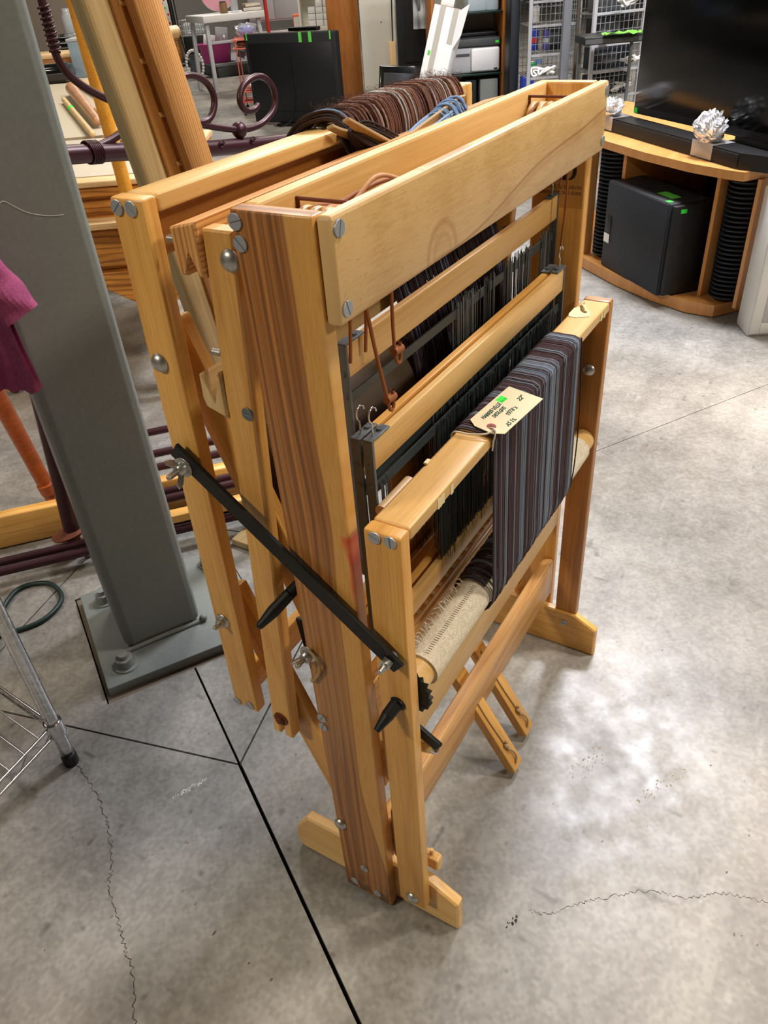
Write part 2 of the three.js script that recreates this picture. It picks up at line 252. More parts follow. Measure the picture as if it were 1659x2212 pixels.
// castle: two broad uprights, near one with dark heartwood
const Y1 = 1.0667, ZB = 0.2, ZF = 0.285;
{
  const W = 320, H = 2048;
  const t = tex(H, W, (u, v) => {                                     // u up the board, v from back to front
    const y = u * 1.067;
    const wob = 0.03 * Math.sin(y * 7) + 0.05 * (fbm(u, v, 5, 2, 301, 3) - 0.5) - 0.10 * Math.exp(-Math.pow((y - 0.76) / 0.07, 2)) * (v - 0.2);
    let edge = lerp(0.98, 0.62, smooth(0.05, 0.34, y)); edge = lerp(edge, 0.66, smooth(0.55, 1.05, y));
    const q = v + wob, heart = 1 - smooth(edge - 0.02, edge + 0.05, q);
    const band = fbm(u * 0.5, q, 2, 30, 311, 3), line = Math.pow(Math.abs(Math.sin((q * 7 + fbm(u, v, 4, 3, 317, 2) * 1.3) * Math.PI)), 14);
    const fine = fbm(u, v, 60, 110, 321, 2);
    let c = mixc([218, 164, 84], [196, 134, 58], clamp((fine - 0.4) * 1.2));
    const dk = mixc([184, 122, 58], [112, 64, 28], clamp((band - 0.32) * 2.1 + line * 0.45));
    const fade = lerp(0.88, 0.62, smooth(0.8, 0.5, y) * smooth(0.3, 0.45, y));
    c = mixc(c, dk, heart * fade);
    c = mixc(c, [120, 72, 34], Math.exp(-Math.pow((q - edge - 0.02) / 0.018, 2)) * 0.5);
    c = mixc(c, [186, 172, 138], 0.25 * Math.exp(-Math.pow((v - 0.97 + 0.02 * Math.sin(y * 40)) / 0.02, 2)) * smooth(0.5, 0.6, fbm(u, v, 16, 2, 331, 2)));
    const rx = (v - 0.97 + (y - 0.72) * 0.55) / (0.05 + 0.03 * Math.sin(y * 60)), red = Math.exp(-rx * rx) * smooth(0.655, 0.70, y) * (1 - smooth(0.742, 0.75, y)) + 0.35 * Math.exp(-rx * rx * 3) * smooth(0.58, 0.65, y) * (1 - smooth(0.69, 0.70, y));
    c = mixc(c, [214, 62, 26], clamp(red * 0.9 * (0.75 + 0.5 * (fine - 0.5))));
    const dirt = smooth(0.07, 0.0, y) * smooth(0.42, 0.6, fbm(u, v, 60, 6, 341, 3)); return mixc(c, [70, 44, 26], dirt * 0.6);
  });
  const heart = phys({ map: t, roughness: 0.42, clearcoat: 0.25, clearcoatRoughness: 0.35 });
  const face = (g) => { const p = g.attributes.position, n = g.attributes.normal, uv = g.attributes.uv; for (let i = 0; i < p.count; i++) uv.setXY(i, clamp(p.getY(i) / 1.067, 0.002, 0.998), Math.abs(n.getX(i)) > 0.8 ? clamp((p.getZ(i) - ZB) / (ZF - ZB), 0.01, 0.99) : Math.abs(n.getY(i)) > 0.8 ? 0.2 + p.getX(i) * 8 : n.getZ(i) > 0 ? 0.97 : 0.02); return g; };
  const near = part(loom, 'castle_upright', face(bx(0, 0.018, 0.003, Y1, ZB, ZF, 0.003)), heart, { label: 'near upright with dark heartwood streaks and a red smear' });
  for (const [y, z] of [[1.056, 0.2055], [1.038, 0.2075], [0.421, 0.207], [0.403, 0.2065], [0.08, 0.241], [0.024, 0.218], [0.023, 0.26]]) screw(near, [-0.0002, y, z]);
  put(near, 'carriage_bolt', dome, M.zinc, [-0.0003, 0.177, 0.208], QX);
  const w = put(near, 'wing_nut', wing, M.zinc, [-0.0003, 0.54, 0.203], spin(0.5, QX));
  part(near, 'cord_loop', tube([[-0.004, 0.552, 0.208], [-0.006, 0.545, 0.219], [-0.006, 0.528, 0.222], [-0.004, 0.508, 0.214], [-0.004, 0.495, 0.205], [0.002, 0.49, 0.199]], 0.0022, 24, 6), M.cord);
  const far = part(loom, 'castle_upright', bx(X1 - 0.018, X1, 0.003, Y1, ZB, ZF, 0.003), M.maple);
  const pt = canvasTex(512, 512, (k) => { k.fillStyle = '#c99a55'; k.fillRect(0, 0, 512, 512); k.strokeStyle = 'rgba(120,76,30,0.25)'; for (let i = 0; i < 40; i++) { k.lineWidth = 1 + (i % 3); k.beginPath(); k.moveTo(i * 13, 0); k.lineTo(i * 13 + 6 * Math.sin(i), 512); k.stroke(); }
    k.fillStyle = '#20120a'; k.textAlign = 'center'; k.font = 'bold 240px serif'; k.fillText('HD', 256, 250); k.font = 'bold 44px serif'; k.fillText('HARRISVILLE DESIGNS', 256, 330, 480); k.fillText('HARRISVILLE, N.H. 03450', 256, 384, 480); });
  const dec = new THREE.PlaneGeometry(0.078, 0.078).rotateY(-Math.PI / 2).translate(X1 - 0.0182, 0.935, 0.2425);
  part(far, 'stamped_print', dec, std({ map: pt, roughness: 0.45 }));
  put(far, 'screw', scr, M.zincDull, [X1 + 0.0002, 1.05, 0.207], QXf);
}
// cord box across the top
{
  const bt = tex(2048, 256, (u, v) => {                               // u along 0.706 m, v up 0.091 m
    const x = u * 0.706, y = v * 0.091, fine = fbm(u, v, 40, 60, 401, 3), fl = vn(u * 260, v * 60, 260, 60, 407), mott = fbm(u, v, 18, 2, 411, 3);
    let c = mixc([224, 186, 126], [204, 160, 96], clamp((fine - 0.35) * 1.1 + (mott - 0.45) * 1.2)); if (fl > 0.8) c = mixc(c, [176, 124, 64], (fl - 0.8) * 2);
    const curve = 0.004 + 0.052 * Math.pow(smooth(0.17, 0.72, x), 0.9) + 0.004 * Math.sin(x * 18), d = (y - curve) / 0.0016, d2 = (y - curve + 0.006) / 0.004;
    c = mixc(c, [158, 102, 50], 0.62 * Math.exp(-d * d) * smooth(0.16, 0.2, x)); c = mixc(c, [184, 130, 70], 0.35 * Math.exp(-d2 * d2));
    const h = Math.hypot((x - 0.19) / 0.03, (y - 0.006) / 0.03); c = mixc(c, [178, 126, 70], 0.5 * Math.exp(-Math.pow((h - 1) / 0.12, 2)) + 0.3 * Math.exp(-Math.pow((h - 0.6) / 0.1, 2)));
    return c;
  });
  const face = (g) => { const p = g.attributes.position, n = g.attributes.normal, uv = g.attributes.uv; for (let i = 0; i < p.count; i++) uv.setXY(i, p.getX(i) / 0.706, Math.abs(n.getZ(i)) > 0.7 ? (p.getY(i) - 0.976) / 0.091 : 0.9 + p.getZ(i) * 0.5); return g; };
  const fb = part(loom, 'box_front_board', face(bx(0.003, X1, 0.976, Y1, 0.2855, 0.3005, 0.0035)), phys({ map: bt, roughness: 0.42, clearcoat: 0.25, clearcoatRoughness: 0.35 }));
  for (const [x, y] of [[0.0125, 1.0555], [0.0135, 0.989], [0.697, 1.055], [0.697, 0.99]]) screw(fb, [x, y, 0.3007], new THREE.Quaternion(), 1.35 + rr(-0.2, 0.6));
  part(loom, 'box_back_board', bx(0.0182, X1 - 0.0182, 0.972, Y1, 0.2005, 0.2165, 0.003), M.maplePale);
  for (const x of [0.072, 0.618]) {                                  // pulley bundles with their wire keepers
    part(loom, 'keeper_rod', merge([rod([x, 1.058, 0.2165], [x, 1.058, 0.2855], 0.0018), rod([x, 1.058, 0.218], [x, 1.03, 0.218], 0.0018)]), M.rust);
    for (let i = 0; i < 5; i++) { const z = 0.226 + i * 0.0125, pr = [[0.004, -0.0045], [0.0262, -0.0045], [0.0262, -0.002], [0.021, 0], [0.0262, 0.002], [0.0262, 0.0045], [0.004, 0.0045]]; put(loom, 'pulley', PULLEY ??= lathe(pr, 28).rotateX(Math.PI / 2), M.maplePale, [x + 0.002, 1.0255, z]); }
    part(loom, 'pulley_axle', rod([x + 0.002, 1.0285, 0.2165], [x + 0.002, 1.0285, 0.2855], 0.003), M.zincDull);
  }
  for (let i = 0; i < 4; i++) { const z = 0.228 + i * 0.014; part(loom, 'tie_cord', tube([[0.05, 1.0, z], [0.056, 1.036, z], [0.075, 1.0495, z + 0.002], [0.11, 1.045, z + 0.006], [0.15, 1.048 + 0.012 * (i % 2), z + 0.01], [0.21, 1.044, z + 0.006], [0.35, 1.0, z], [0.5, 1.012, z - 0.003], [0.575, 1.03, z], [0.602, 1.045, z + 0.002], [0.625, 1.0495, z + 0.006], [0.643, 1.03, z + 0.006], [0.644, 0.99, z + 0.006]], 0.0022, 70, 6), i % 2 ? M.leatherPale : M.leather); }
}
// front (breast) frame
{
  const z0 = 0.302, z1 = 0.3465, yt = 0.766;
  const np = part(loom, 'front_post', bx(0.001, 0.019, 0.048, yt, z0, z1, 0.003), M.maple);
  for (const z of [0.316, 0.334]) screw(np, [0.0008, 0.7585, z]);
  put(np, 'carriage_bolt', dome, M.zinc, [0.0007, 0.068, 0.325], QX);
  const fp = part(loom, 'front_post', bx(FX - 0.018, FX, 0.09, yt, z0, z1, 0.003), M.deep);
  put(fp, 'carriage_bolt', dome, M.zinc, [FX - 0.0183, 0.646, 0.323], QX);
  part(loom, 'breast_beam', bx(0.0196, FX - 0.0186, yt - 0.0155, yt, z0, z1, 0.004), M.maplePale);
  const under = part(loom, 'reed_holder_strip', merge([bx(0.49, FX - 0.02, 0.715, 0.735, 0.315, 0.323, 0.002), bx(0.52, 0.6, 0.735, 0.748, 0.316, 0.322, 0.001)]), M.maplePale);
  // worn masking tape
  const tp = (x, w, h, s) => { const q = rng(s), o = []; for (let i = 0; i <= 6; i++) o.push([x + w * i / 6, yt - 0.013 + (q() - 0.5) * 0.002]); for (let i = 6; i >= 0; i--) o.push([x + w * i / 6, yt - 0.013 + h + (q() - 0.5) * 0.004]); const g = poly(o, 0.0004); return g.translate(0, -0.001, z1 + 0.0001); };
  for (const [x, w, h, s] of [[0.078, 0.016, 0.0125, 3], [0.108, 0.007, 0.0115, 4], [0.62, 0.009, 0.012, 5], [0.636, 0.008, 0.012, 6]]) part(loom, 'tape_scrap', tp(x, w, h, s), M.tapePaper);
  const crumple = flat([[0.59, 0.306], [0.6, 0.303], [0.624, 0.303], [0.642, 0.314], [0.63, 0.32], [0.616, 0.331], [0.6, 0.335], [0.588, 0.318]], yt + 0.0003, 0.0005); part(loom, 'tape_scrap', merge([crumple, tube([[0.612, yt + 0.001, 0.325], [0.622, yt + 0.006, 0.318], [0.634, yt + 0.002, 0.312]], 0.0025, 10, 5), tube([[0.634, yt + 0.001, 0.309], [0.64, yt + 0.005, 0.314]], 0.002, 6, 5)]), M.tapePaper);
  part(loom, 'tape_scrap', bx(0.13, 0.14, yt + 0.0002, yt + 0.003, 0.302, 0.307, 0.001), M.tapePaper);
  // cloth roller
  const rc = [0.324, 0.512], ax = (r, x0, x1, seg = 28) => rod([x0, rc[1], rc[0]], [x1, rc[1], rc[0]], r, r, seg);
  const canvas = (() => { const t = tex(256, 256, (u, v) => { const k = (vn(u * 64, v * 64, 64, 64, 501) - 0.5) * 46 + (vn(u * 12, v * 12, 12, 12, 503) - 0.5) * 20; return [222 + k, 212 + k, 190 + k]; }, true, 3, 10); return std({ map: t, roughness: 0.95, bumpMap: t, bumpScale: 0.0006 }); })();
  part(loom, 'cloth_roller', ax(0.0205, 0.026, FX - 0.0185), M.maplePale);
  const apron = part(loom, 'canvas_apron', merge([ax(0.0245, 0.062, 0.631, 36)]), canvas);
  { const q = rng(9), gs = []; for (let i = 0; i < 46; i++) { const x = 0.07 + q() * 0.14; gs.push(tube([[x, rc[1] + 0.0225, rc[0] - 0.01], [x + (q() - 0.5) * 0.006, rc[1] + 0.0265 + q() * 0.003, rc[0] - 0.0135 - q() * 0.003], [x + (q() - 0.5) * 0.01, rc[1] + 0.024 + q() * 0.005, rc[0] - 0.017 - q() * 0.004]], 0.0006, 4, 3)); } part(apron, 'frayed_edge', merge(gs), M.string, { kind: 'stuff' });
    const st = []; for (let x = 0.07; x < 0.21; x += 0.004) st.push(rod([x, rc[1] + 0.0243, rc[0] + 0.0032], [x + 0.0012, rc[1] + 0.0232, rc[0] + 0.0085], 0.0005, 0.0005, 4)); part(apron, 'seam_stitching', merge(st), plain(0x6b5c48, 0.9), { kind: 'stuff' }); }
  // ratchet wheel and pawl
  const teeth = 22, go = []; for (let i = 0; i < teeth; i++) { const a = i / teeth * 6.2832, b = (i + 0.72) / teeth * 6.2832; go.push([Math.cos(a) * 0.037, Math.sin(a) * 0.037], [Math.cos(b) * 0.031, Math.sin(b) * 0.031]); }
  part(loom, 'ratchet_wheel', poly(go, 0.007, 0.0008).rotateY(Math.PI / 2).translate(0.0215, rc[1] + 0.004, rc[0]), M.iron);
  part(loom, 'pawl', merge([beam([0.028, 0.452, 0.322], [0.028, 0.424, 0.366], 0.017, 0.006, V(0, 1, 0.6), 0.002)]), M.iron);
  part(loom, 'pawl_spring', merge([lathe([[0.0075, 0], [0.0095, 0], [0.0095, 0.022], [0.0075, 0.022]], 18).rotateX(1.2).translate(0.034, 0.406, 0.338), tube([[0.03, 0.426, 0.36], [0.036, 0.424, 0.352], [0.034, 0.412, 0.354]], 0.0009, 10, 5)]), M.chrome);
  part(loom, 'crank_handle', merge([rod([0.012, 0.518, 0.328], [-0.014, 0.506, 0.3215], 0.0085, 0.008, 16), rod([-0.014, 0.506, 0.3215], [-0.033, 0.496, 0.3165], 0.008, 0.0038, 8), rod([0.003, 0.515, 0.3275], [0.0, 0.5145, 0.327], 0.0105, 0.0105, 18)]), M.iron);
}
// castle cross rails, blocks and feet
{
  part(loom, 'cross_rail', bx(0.0185, X1 - 0.0185, 0.297, 0.378, 0.266, 0.285, 0.003), M.maplePale);
  part(loom, 'cross_rail', bx(0.0185, X1 - 0.0185, 0.118, 0.209, 0.262, 0.285, 0.005), M.rail);
  part(loom, 'cross_rail', bx(0.0185, X1 - 0.0185, 0.47, 0.55, 0.2, 0.215, 0.003), M.maple);
  part(loom, 'lamm_board', bx(0.2, 0.5, 0.572, 0.69, 0.2065, 0.2135, 0.002), M.deep);
  const lam = part(loom, 'heddle_guide_rail', bx(0.0185, X1 - 0.0185, 0.43, 0.506, 0.262, 0.282, 0.003), M.maple);
  { const slots = []; for (let i = 0; i < 30; i++) slots.push(bx(0.06 + i * 0.021, 0.068 + i * 0.021, 0.5062, 0.5075, 0.267, 0.277, 0)); part(loom, 'guide_strip', bx(0.0185, X1 - 0.0185, 0.506, 0.514, 0.2645, 0.2795, 0.001), M.deep); part(lam, 'peg_row', merge(slots.map((g) => g.translate(0, 0.0078, 0))), M.tan, { kind: 'stuff' }); }
  part(loom, 'spacer_block', bx(0.0185, 0.034, 0.313, 0.43, 0.2855, 0.3015, 0.004), M.maplePale);
  part(loom, 'spacer_block', bx(0.0185, 0.036, 0.12, 0.245, 0.2855, 0.3015, 0.006), M.maplePink);
  const foot = (x0, x1, m, lab) => { const pts = [[0.088, 0.012], [0.09, 0.05], [0.118, 0.096], [0.345, 0.096], [0.392, 0.07], [0.393, 0.0], [0.1, 0.0]]; const g = poly(pts, x1 - x0, 0.003).rotateY(-Math.PI / 2); const q = uvBox(toCreasedNormals(g.translate(x1, 0, 0), 0.6), 2); return part(loom, 'foot', q, m); };
  foot(0.0195, 0.0375, M.maplePale); const ff = foot(0.663, 0.681, M.maple);
  put(ff, 'tee_nut', scr, M.zincDull, [0.6627, 0.068, 0.325], QX);
  part(loom, 'toe_block', merge([bx(0.0378, 0.055, 0.1, 0.13, 0.322, 0.352, 0.006), rod([0.046, 0.128, 0.337], [0.046, 0.142, 0.337], 0.003)]), M.maplePale);
}
// back frame: slightly leaning posts, flat beam, recessed rail
{
  const lean = (y) => 0.0118 * (y - 0.363) / 0.703;
  const post = (x0, x1, m) => { const g = bx(x0, x1, 0.363, 1.066, 0.0465, 0.0885, 0.003); const p = g.attributes.position; for (let i = 0; i < p.count; i++) p.setZ(i, p.getZ(i) + lean(p.getY(i))); return part(loom, 'back_post', g, m); };
  const a = post(0.0, 0.018, M.maple); post(FX - 0.018, FX, M.maplePale);
  for (const [y, z] of [[1.057, 0.067], [1.057, 0.0845], [0.37, 0.052], [0.373, 0.075]]) screw(a, [-0.0003, y, z]);
  put(a, 'carriage_bolt', dome, M.zinc, [-0.0003, 0.904, 0.071], QX, { label: 'round zinc bolt head' });
  put(a, 'flange_bolt', flangeBolt, M.zinc, [-0.0003, 0.536, 0.065], spin(0.4, QX));
  part(loom, 'back_beam', bx(0.0187, FX - 0.0187, 1.05, 1.066, 0.0585, 0.1005, 0.004), M.maplePale);
  part(loom, 'back_rail', bx(0.0187, FX - 0.0187, 1.004, 1.049, 0.066, 0.078, 0.002), M.deep);
  part(loom, 'back_rail', bx(0.0187, FX - 0.0187, 0.372, 0.42, 0.052, 0.066, 0.002), M.maple);
  for (const [x, m] of [[0.0405, M.maple], [0.645, M.maple]]) {         // folding links
    part(loom, 'folding_link', beam([x, 0.936, 0.0575], [x, 0.515, 0.209], 0.045, 0.016, V(0, 0, 1), 0.003), m);
    part(loom, 'folding_link', beam([x, 0.566, 0.0525], [x, 0.15, 0.211], 0.045, 0.016, V(0, 0, 1), 0.003), m);
  }
  // steel locking strap across the three uprights
  const st = part(loom, 'locking_strap', beam([-0.009, 0.8055, 0.0685], [-0.009, 0.5905, 0.3395], 0.0205, 0.005, V(0, 1, 0.8), 0.0012), M.iron);
  put(st, 'wing_nut', wing, M.zinc, [-0.0116, 0.7855, 0.079], spin(1.9, QX)); put(st, 'strap_nut', hexNut, M.zinc, [-0.0116, 0.598, 0.327], spin(0.3, QX));
  part(st, 'strap_washer', merge([rod([-0.0065, 0.598, 0.327], [0.001, 0.598, 0.327], 0.006), rod([-0.0065, 0.7855, 0.079], [0, 0.7855, 0.079], 0.006)]), M.zincDull);
}
// beater, folded back: two slotted swords and two grooved rails
{
  const zc = (y) => lerp(0.121, 0.1745, (y - 0.327) / 0.717), slope = 0.0535 / 0.717;
  for (const [x0, x1] of [[0.0075, 0.027], [FX - 0.027, FX - 0.0075]]) {
    const hw = 0.0172, o = [[-hw, 0.327], [-0.004, 0.327], [-0.004, 0.357], [0.003, 0.357], [0.003, 0.327], [hw, 0.327], [hw, 1.044], [-hw, 1.044]].map(([dz, y]) => [zc(y) + dz, y]);
    const g = uvBox(toCreasedNormals(poly(o, x1 - x0, 0.002).rotateY(-Math.PI / 2).translate(x1, 0, 0), 0.6), 1);
    const s = part(loom, 'beater_sword', g, M.maple);
    if (x0 < 0.1) { part(s, 'pivot_bolt', merge([rod([0.0075, 0.3635, 0.124], [0.0055, 0.3635, 0.124], 0.0115, 0.0115, 20), ball([0.0045, 0.3635, 0.124], 0.0068, 0.8, 1, 1)]), M.rust); }
    put(s, 'carriage_bolt', dome, M.zinc, [x0 - 0.0003, 1.019, 0.1855], QX); put(s, 'screw', scr, M.steel, [x0 - 0.0003, 0.863, 0.1715], QX);
  }
  const railG = (o, x0, x1) => uvBox(poly(o, x1 - x0, 0.002).rotateY(-Math.PI / 2).translate(x1, 0, 0), 0);
  part(loom, 'beater_cap', railG([[0.1215, 1.043], [0.154, 1.05], [0.1545, 1.0], [0.147, 1.0], [0.1395, 1.021], [0.132, 1.0], [0.1255, 1.0], [0.122, 1.012]], 0.004, FX - 0.004), M.pine);
  part(loom, 'beater_race', railG([[0.117, 0.897], [0.121, 0.9], [0.1325, 0.87], [0.144, 0.905], [0.1455, 0.905], [0.1455, 0.853], [0.119, 0.861], [0.1155, 0.872]], 0.004, FX - 0.004), M.pinePale);
  put(loom, 'cap_bolt', thread(1, 0.0036, 0.012), M.zinc, [0.012, 1.03, 0.122], new THREE.Quaternion().setFromUnitVectors(V(0, 0, 1), V(0, 0, -1)));
  put(loom, 'cap_bolt', thread(1, 0.0036, 0.012), M.zinc, [0.02, 0.918, 0.14], new THREE.Quaternion().setFromUnitVectors(V(0, 0, 1), V(0, 0, -1)));
  part(loom, 'warp_crank', merge([rod([0.05, 0.64, 0.195], [0.01, 0.622, 0.181], 0.0075, 0.0075, 14), rod([0.01, 0.622, 0.181], [-0.012, 0.607, 0.17], 0.0075, 0.008, 14), rod([-0.012, 0.607, 0.17], [-0.029, 0.596, 0.162], 0.008, 0.005, 14), ball([-0.029, 0.596, 0.162], 0.005)]), M.iron);
  part(loom, 'release_bar', beam([0.062, 0.52, 0.146], [0.062, 0.33, 0.168], 0.02, 0.005, V(0, 0, 1), 0.001), M.iron);
}
// warp roller with paper, and the old warp running up to the back beam
{
  part(loom, 'warp_roller', rod([0.062, 0.757, 0.13], [0.632, 0.757, 0.13], 0.062, 0.062, 36), M.kraftDark, { label: 'roller wound in brown paper' });
  const q = rng(21), A = [], B = [];
  for (let i = 0; i < 230; i++) { const x = 0.315 + i * 0.00135 + (q() - 0.5) * 0.001, g = tube([[x, 1.066, 0.08], [x, 1.064, 0.101], [x + (q() - 0.5) * 0.004, 0.94, 0.148 + (q() - 0.5) * 0.006], [x + (q() - 0.5) * 0.005, 0.83, 0.183 + (q() - 0.5) * 0.004], [x, 0.77, 0.1938], [x, 0.735, 0.1925], [x, 0.7, 0.17]], 0.0014, 14, 4); (q() < 0.1 ? B : A).push(g); }
  part(loom, 'back_warp_dark', merge(A), plain(0x2c2026, 0.95), { kind: 'stuff' }); part(loom, 'back_warp_blue', merge(B), plain(0x5a6688, 0.95), { kind: 'stuff' });
}
// shafts: wooden slats in steel end frames, hung with wire heddles
{
  const hed = (x0, x1, n, yTop, yBot, z, seed, gap = 0) => { const q = rng(seed), gs = []; for (let i = 0; i < n; i++) { const x = x0 + (x1 - x0) * (i + q() * 0.8) / n; if (gap && vn(x * 38, 0, 999, 9, seed) < gap) continue; const dy = (q() - 0.5) * 0.01, a = q() * 1.2 - 0.3, dz = (q() - 0.5) * 0.006; const g = new THREE.BoxGeometry(0.0019, yTop - yBot, 0.0004).rotateY(a).translate(x, (yTop + yBot) / 2 + dy, z + dz); gs.push(g); gs.push(new THREE.BoxGeometry(0.0034, 0.007, 0.0005).rotateY(a).translate(x, (yTop + yBot) / 2 + dy + (q() - 0.5) * 0.006, z + dz)); } return merge(gs); };
  const shaft = (yt, z, xa, xb, bot, slatM, hooks) => {
    const sl = part(loom, 'shaft_slat', bx(xa, xb, yt - 0.036, yt, z - 0.0045, z + 0.0045, 0.0012), slatM);
    for (const [x, s] of [[xa, 1], [xb, -1]]) part(loom, 'shaft_end_frame', merge([bx(x - 0.0035, x - 0.0015 + 0.002, bot, yt + 0.0005, z - 0.006, z + 0.006, 0.0005), bx(Math.min(x - 0.0035, x + s * 0.034), Math.max(x + 0.0035, x + s * 0.034), yt + 0.0003, yt + 0.0026, z - 0.006, z + 0.006, 0.0008), rod([x + s * 0.022, yt + 0.0026, z], [x + s * 0.022, yt + 0.0048, z], 0.0035), rod([x - 0.005, yt - 0.03, z], [x - 0.0035, yt - 0.03, z], 0.003), rod([x - 0.005, yt - 0.055, z], [x - 0.0035, yt - 0.055, z], 0.003)]), M.steel);
    part(loom, 'heddle_bar', bx(xa, xb, yt - 0.068, yt - 0.056, z - 0.001, z + 0.001, 0), M.steelDark);
    part(loom, 'heddle_bar', bx(xa, xb, bot + 0.012, bot + 0.022, z - 0.001, z + 0.001, 0), M.steelDark);
    part(loom, 'shaft_slat', bx(xa, xb, bot, bot + 0.034, z - 0.0045, z + 0.0045, 0.0012), slatM);
    for (const x of hooks) part(loom, 'shaft_hook', tube([[x, yt, z], [x, yt + 0.016, z], [x - 0.004, yt + 0.022, z], [x - 0.003, yt + 0.031, z], [x + 0.003, yt + 0.034, z], [x + 0.009, yt + 0.031, z], [x + 0.01, yt + 0.027, z]], 0.0011, 20, 6), M.chrome);
  };
  shaft(0.8215, 0.2725, 0.07, 0.642, 0.522, M.maplePale, [0.078, 0.63]); shaft(0.8205, 0.2575, 0.07, 0.642, 0.522, M.maple, [0.078]);
  shaft(0.915, 0.2385, 0.088, 0.69, 0.615, M.maplePale, [0.675]); shaft(0.772, 0.224, 0.09, 0.66, 0.5, M.maple, []);
  part(loom, 'heddles', merge([hed(0.214, 0.62, 290, 0.764, 0.545, 0.2745, 31), hed(0.08, 0.1, 9, 0.764, 0.56, 0.2745, 32)]), M.steelDark, { kind: 'stuff' });
  part(loom, 'heddles', hed(0.23, 0.63, 220, 0.764, 0.545, 0.2585, 33, 0.2), M.steel, { kind: 'stuff' });
  part(loom, 'heddles', merge([hed(0.335, 0.6, 190, 0.866, 0.655, 0.2385, 34, 0.3), hed(0.635, 0.676, 34, 0.866, 0.655, 0.2385, 35)]), M.steel, { kind: 'stuff' });
  part(loom, 'heddles', hed(0.24, 0.6, 70, 0.715, 0.52, 0.224, 36, 0.3), M.steelDark, { kind: 'stuff' });
  part(loom, 'lease_stick', merge([rod([0.06, 0.742, 0.288], [0.12, 0.745, 0.29], 0.0085, 0.0085, 14)]), M.oakPale);
  const cordM = M.leather, hang = (p, q) => { const d = q; part(loom, 'leather_cord', merge([tube([p, [(p[0] + d[0]) / 2 - 0.001, (p[1] + d[1]) / 2, p[2]], d, [d[0] + 0.003, d[1] - 0.012, d[2]], [d[0] + 0.008, d[1] - 0.015, d[2]], [d[0] + 0.011, d[1] - 0.01, d[2]], [d[0] + 0.009, d[1] + 0.008, d[2] + 0.001]], 0.0021, 40, 6), rod([d[0] - 0.003, d[1] + 0.001, d[2]], [d[0] + 0.013, d[1] - 0.0005, d[2]], 0.0045, 0.0045, 8)]), cordM); };
  hang([0.07, 0.985, 0.28], [0.099, 0.857, 0.281]); hang([0.1225, 0.985, 0.28], [0.119, 0.902, 0.281]);
  for (const [x, z, y0] of [[0.083, 0.25, 0.9], [0.112, 0.25, 0.9], [0.66, 0.262, 0.84], [0.672, 0.25, 0.93]]) part(loom, 'leather_cord', tube([[x + 0.004, 0.99, z], [x + 0.002, (y0 + 0.99) / 2, z + 0.003], [x, y0, z]], 0.0018, 12, 6), M.leather);
  for (const x of [0.12, 0.2, 0.42, 0.55]) part(loom, 'tie_up_cord', tube([[x, 0.525, 0.262], [x + 0.006, 0.42, 0.25], [x + 0.02, 0.3, 0.235]], 0.0012, 12, 5), M.leather);
}
// striped warp over the breast beam and round the cloth roller
{
  const q = rng(41), cols = [[], [], [], []], rc = [0.324, 0.512], n = 122;
  for (let i = 0; i < n; i++) {
    const x = 0.2145 + 0.305 * i / (n - 1) + (q() - 0.5) * 0.0012, lift = q() * 0.0012, pts = [];
    const xb = x - (x - 0.37) * 0.0 + (q() - 0.5) * 0.002;
    pts.push([x, 0.7, 0.281], [x, 0.74, 0.292], [x, 0.7655 + lift, 0.3008], [x, 0.7685 + lift, 0.306], [x, 0.7686 + lift, 0.325], [x, 0.7682 + lift, 0.343], [x, 0.7645, 0.3488 + lift], [x, 0.752, 0.3492 + lift]);
    for (let k = 1; k <= 4; k++) pts.push([lerp(x, xb, k / 4) + (q() - 0.5) * 0.0009, 0.752 - 0.232 * k / 4, 0.3492 + lift + 0.0036 * k / 4]);
    const r = 0.0272 + q() * 0.0022; for (let a = -10; a >= -330; a -= 25) pts.push([xb + (q() - 0.5) * 0.001, rc[1] + Math.sin(a * Math.PI / 180) * r, rc[0] + Math.cos(a * Math.PI / 180) * r]);
    const s = vn(i * 0.33, 0, 999, 9, 43) * 0.85 + (q() - 0.5) * 0.6, left = i < 9 ? 0.15 : 0; const c = s - left < 0.36 ? 0 : s < 0.5 ? 1 : s < 0.66 ? 2 : 3;
    cols[c].push(tube(pts, 0.00112, 62, 5));
  }
  const yarnTex = (c, c2) => { const t = tex(64, 64, (u, v) => { const k = vn(u * 64, v * 32, 64, 32, 51), tw = Math.sin((u * 8 + v) * 6.283) * 0.5 + 0.5; return mixc(c, c2, clamp(k * 0.7 + tw * 0.35)); }, true, 40, 1); return std({ map: t, roughness: 0.95 }); };
  const mats = [yarnTex([50, 34, 40], [86, 66, 70]), yarnTex([66, 52, 58], [112, 96, 102]), yarnTex([72, 84, 104], [126, 142, 162]), yarnTex([92, 106, 124], [156, 168, 184])], nm = ['warp_plum', 'warp_mauve', 'warp_slate', 'warp_blue'];
  cols.forEach((g, i) => g.length && part(loom, nm[i], merge(g), mats[i], { kind: 'stuff' }));
  part(loom, 'loose_thread', tube([[0.5235, 0.7655, 0.349], [0.526, 0.7, 0.353], [0.5255, 0.62, 0.356], [0.522, 0.545, 0.356], [0.519, 0.51, 0.354]], 0.0011, 30, 5), M.black);
  part(loom, 'cloth_selvedge', bx(0.53, 0.546, 0.52, 0.752, 0.338, 0.34, 0.0008), M.whiteWarm);
}
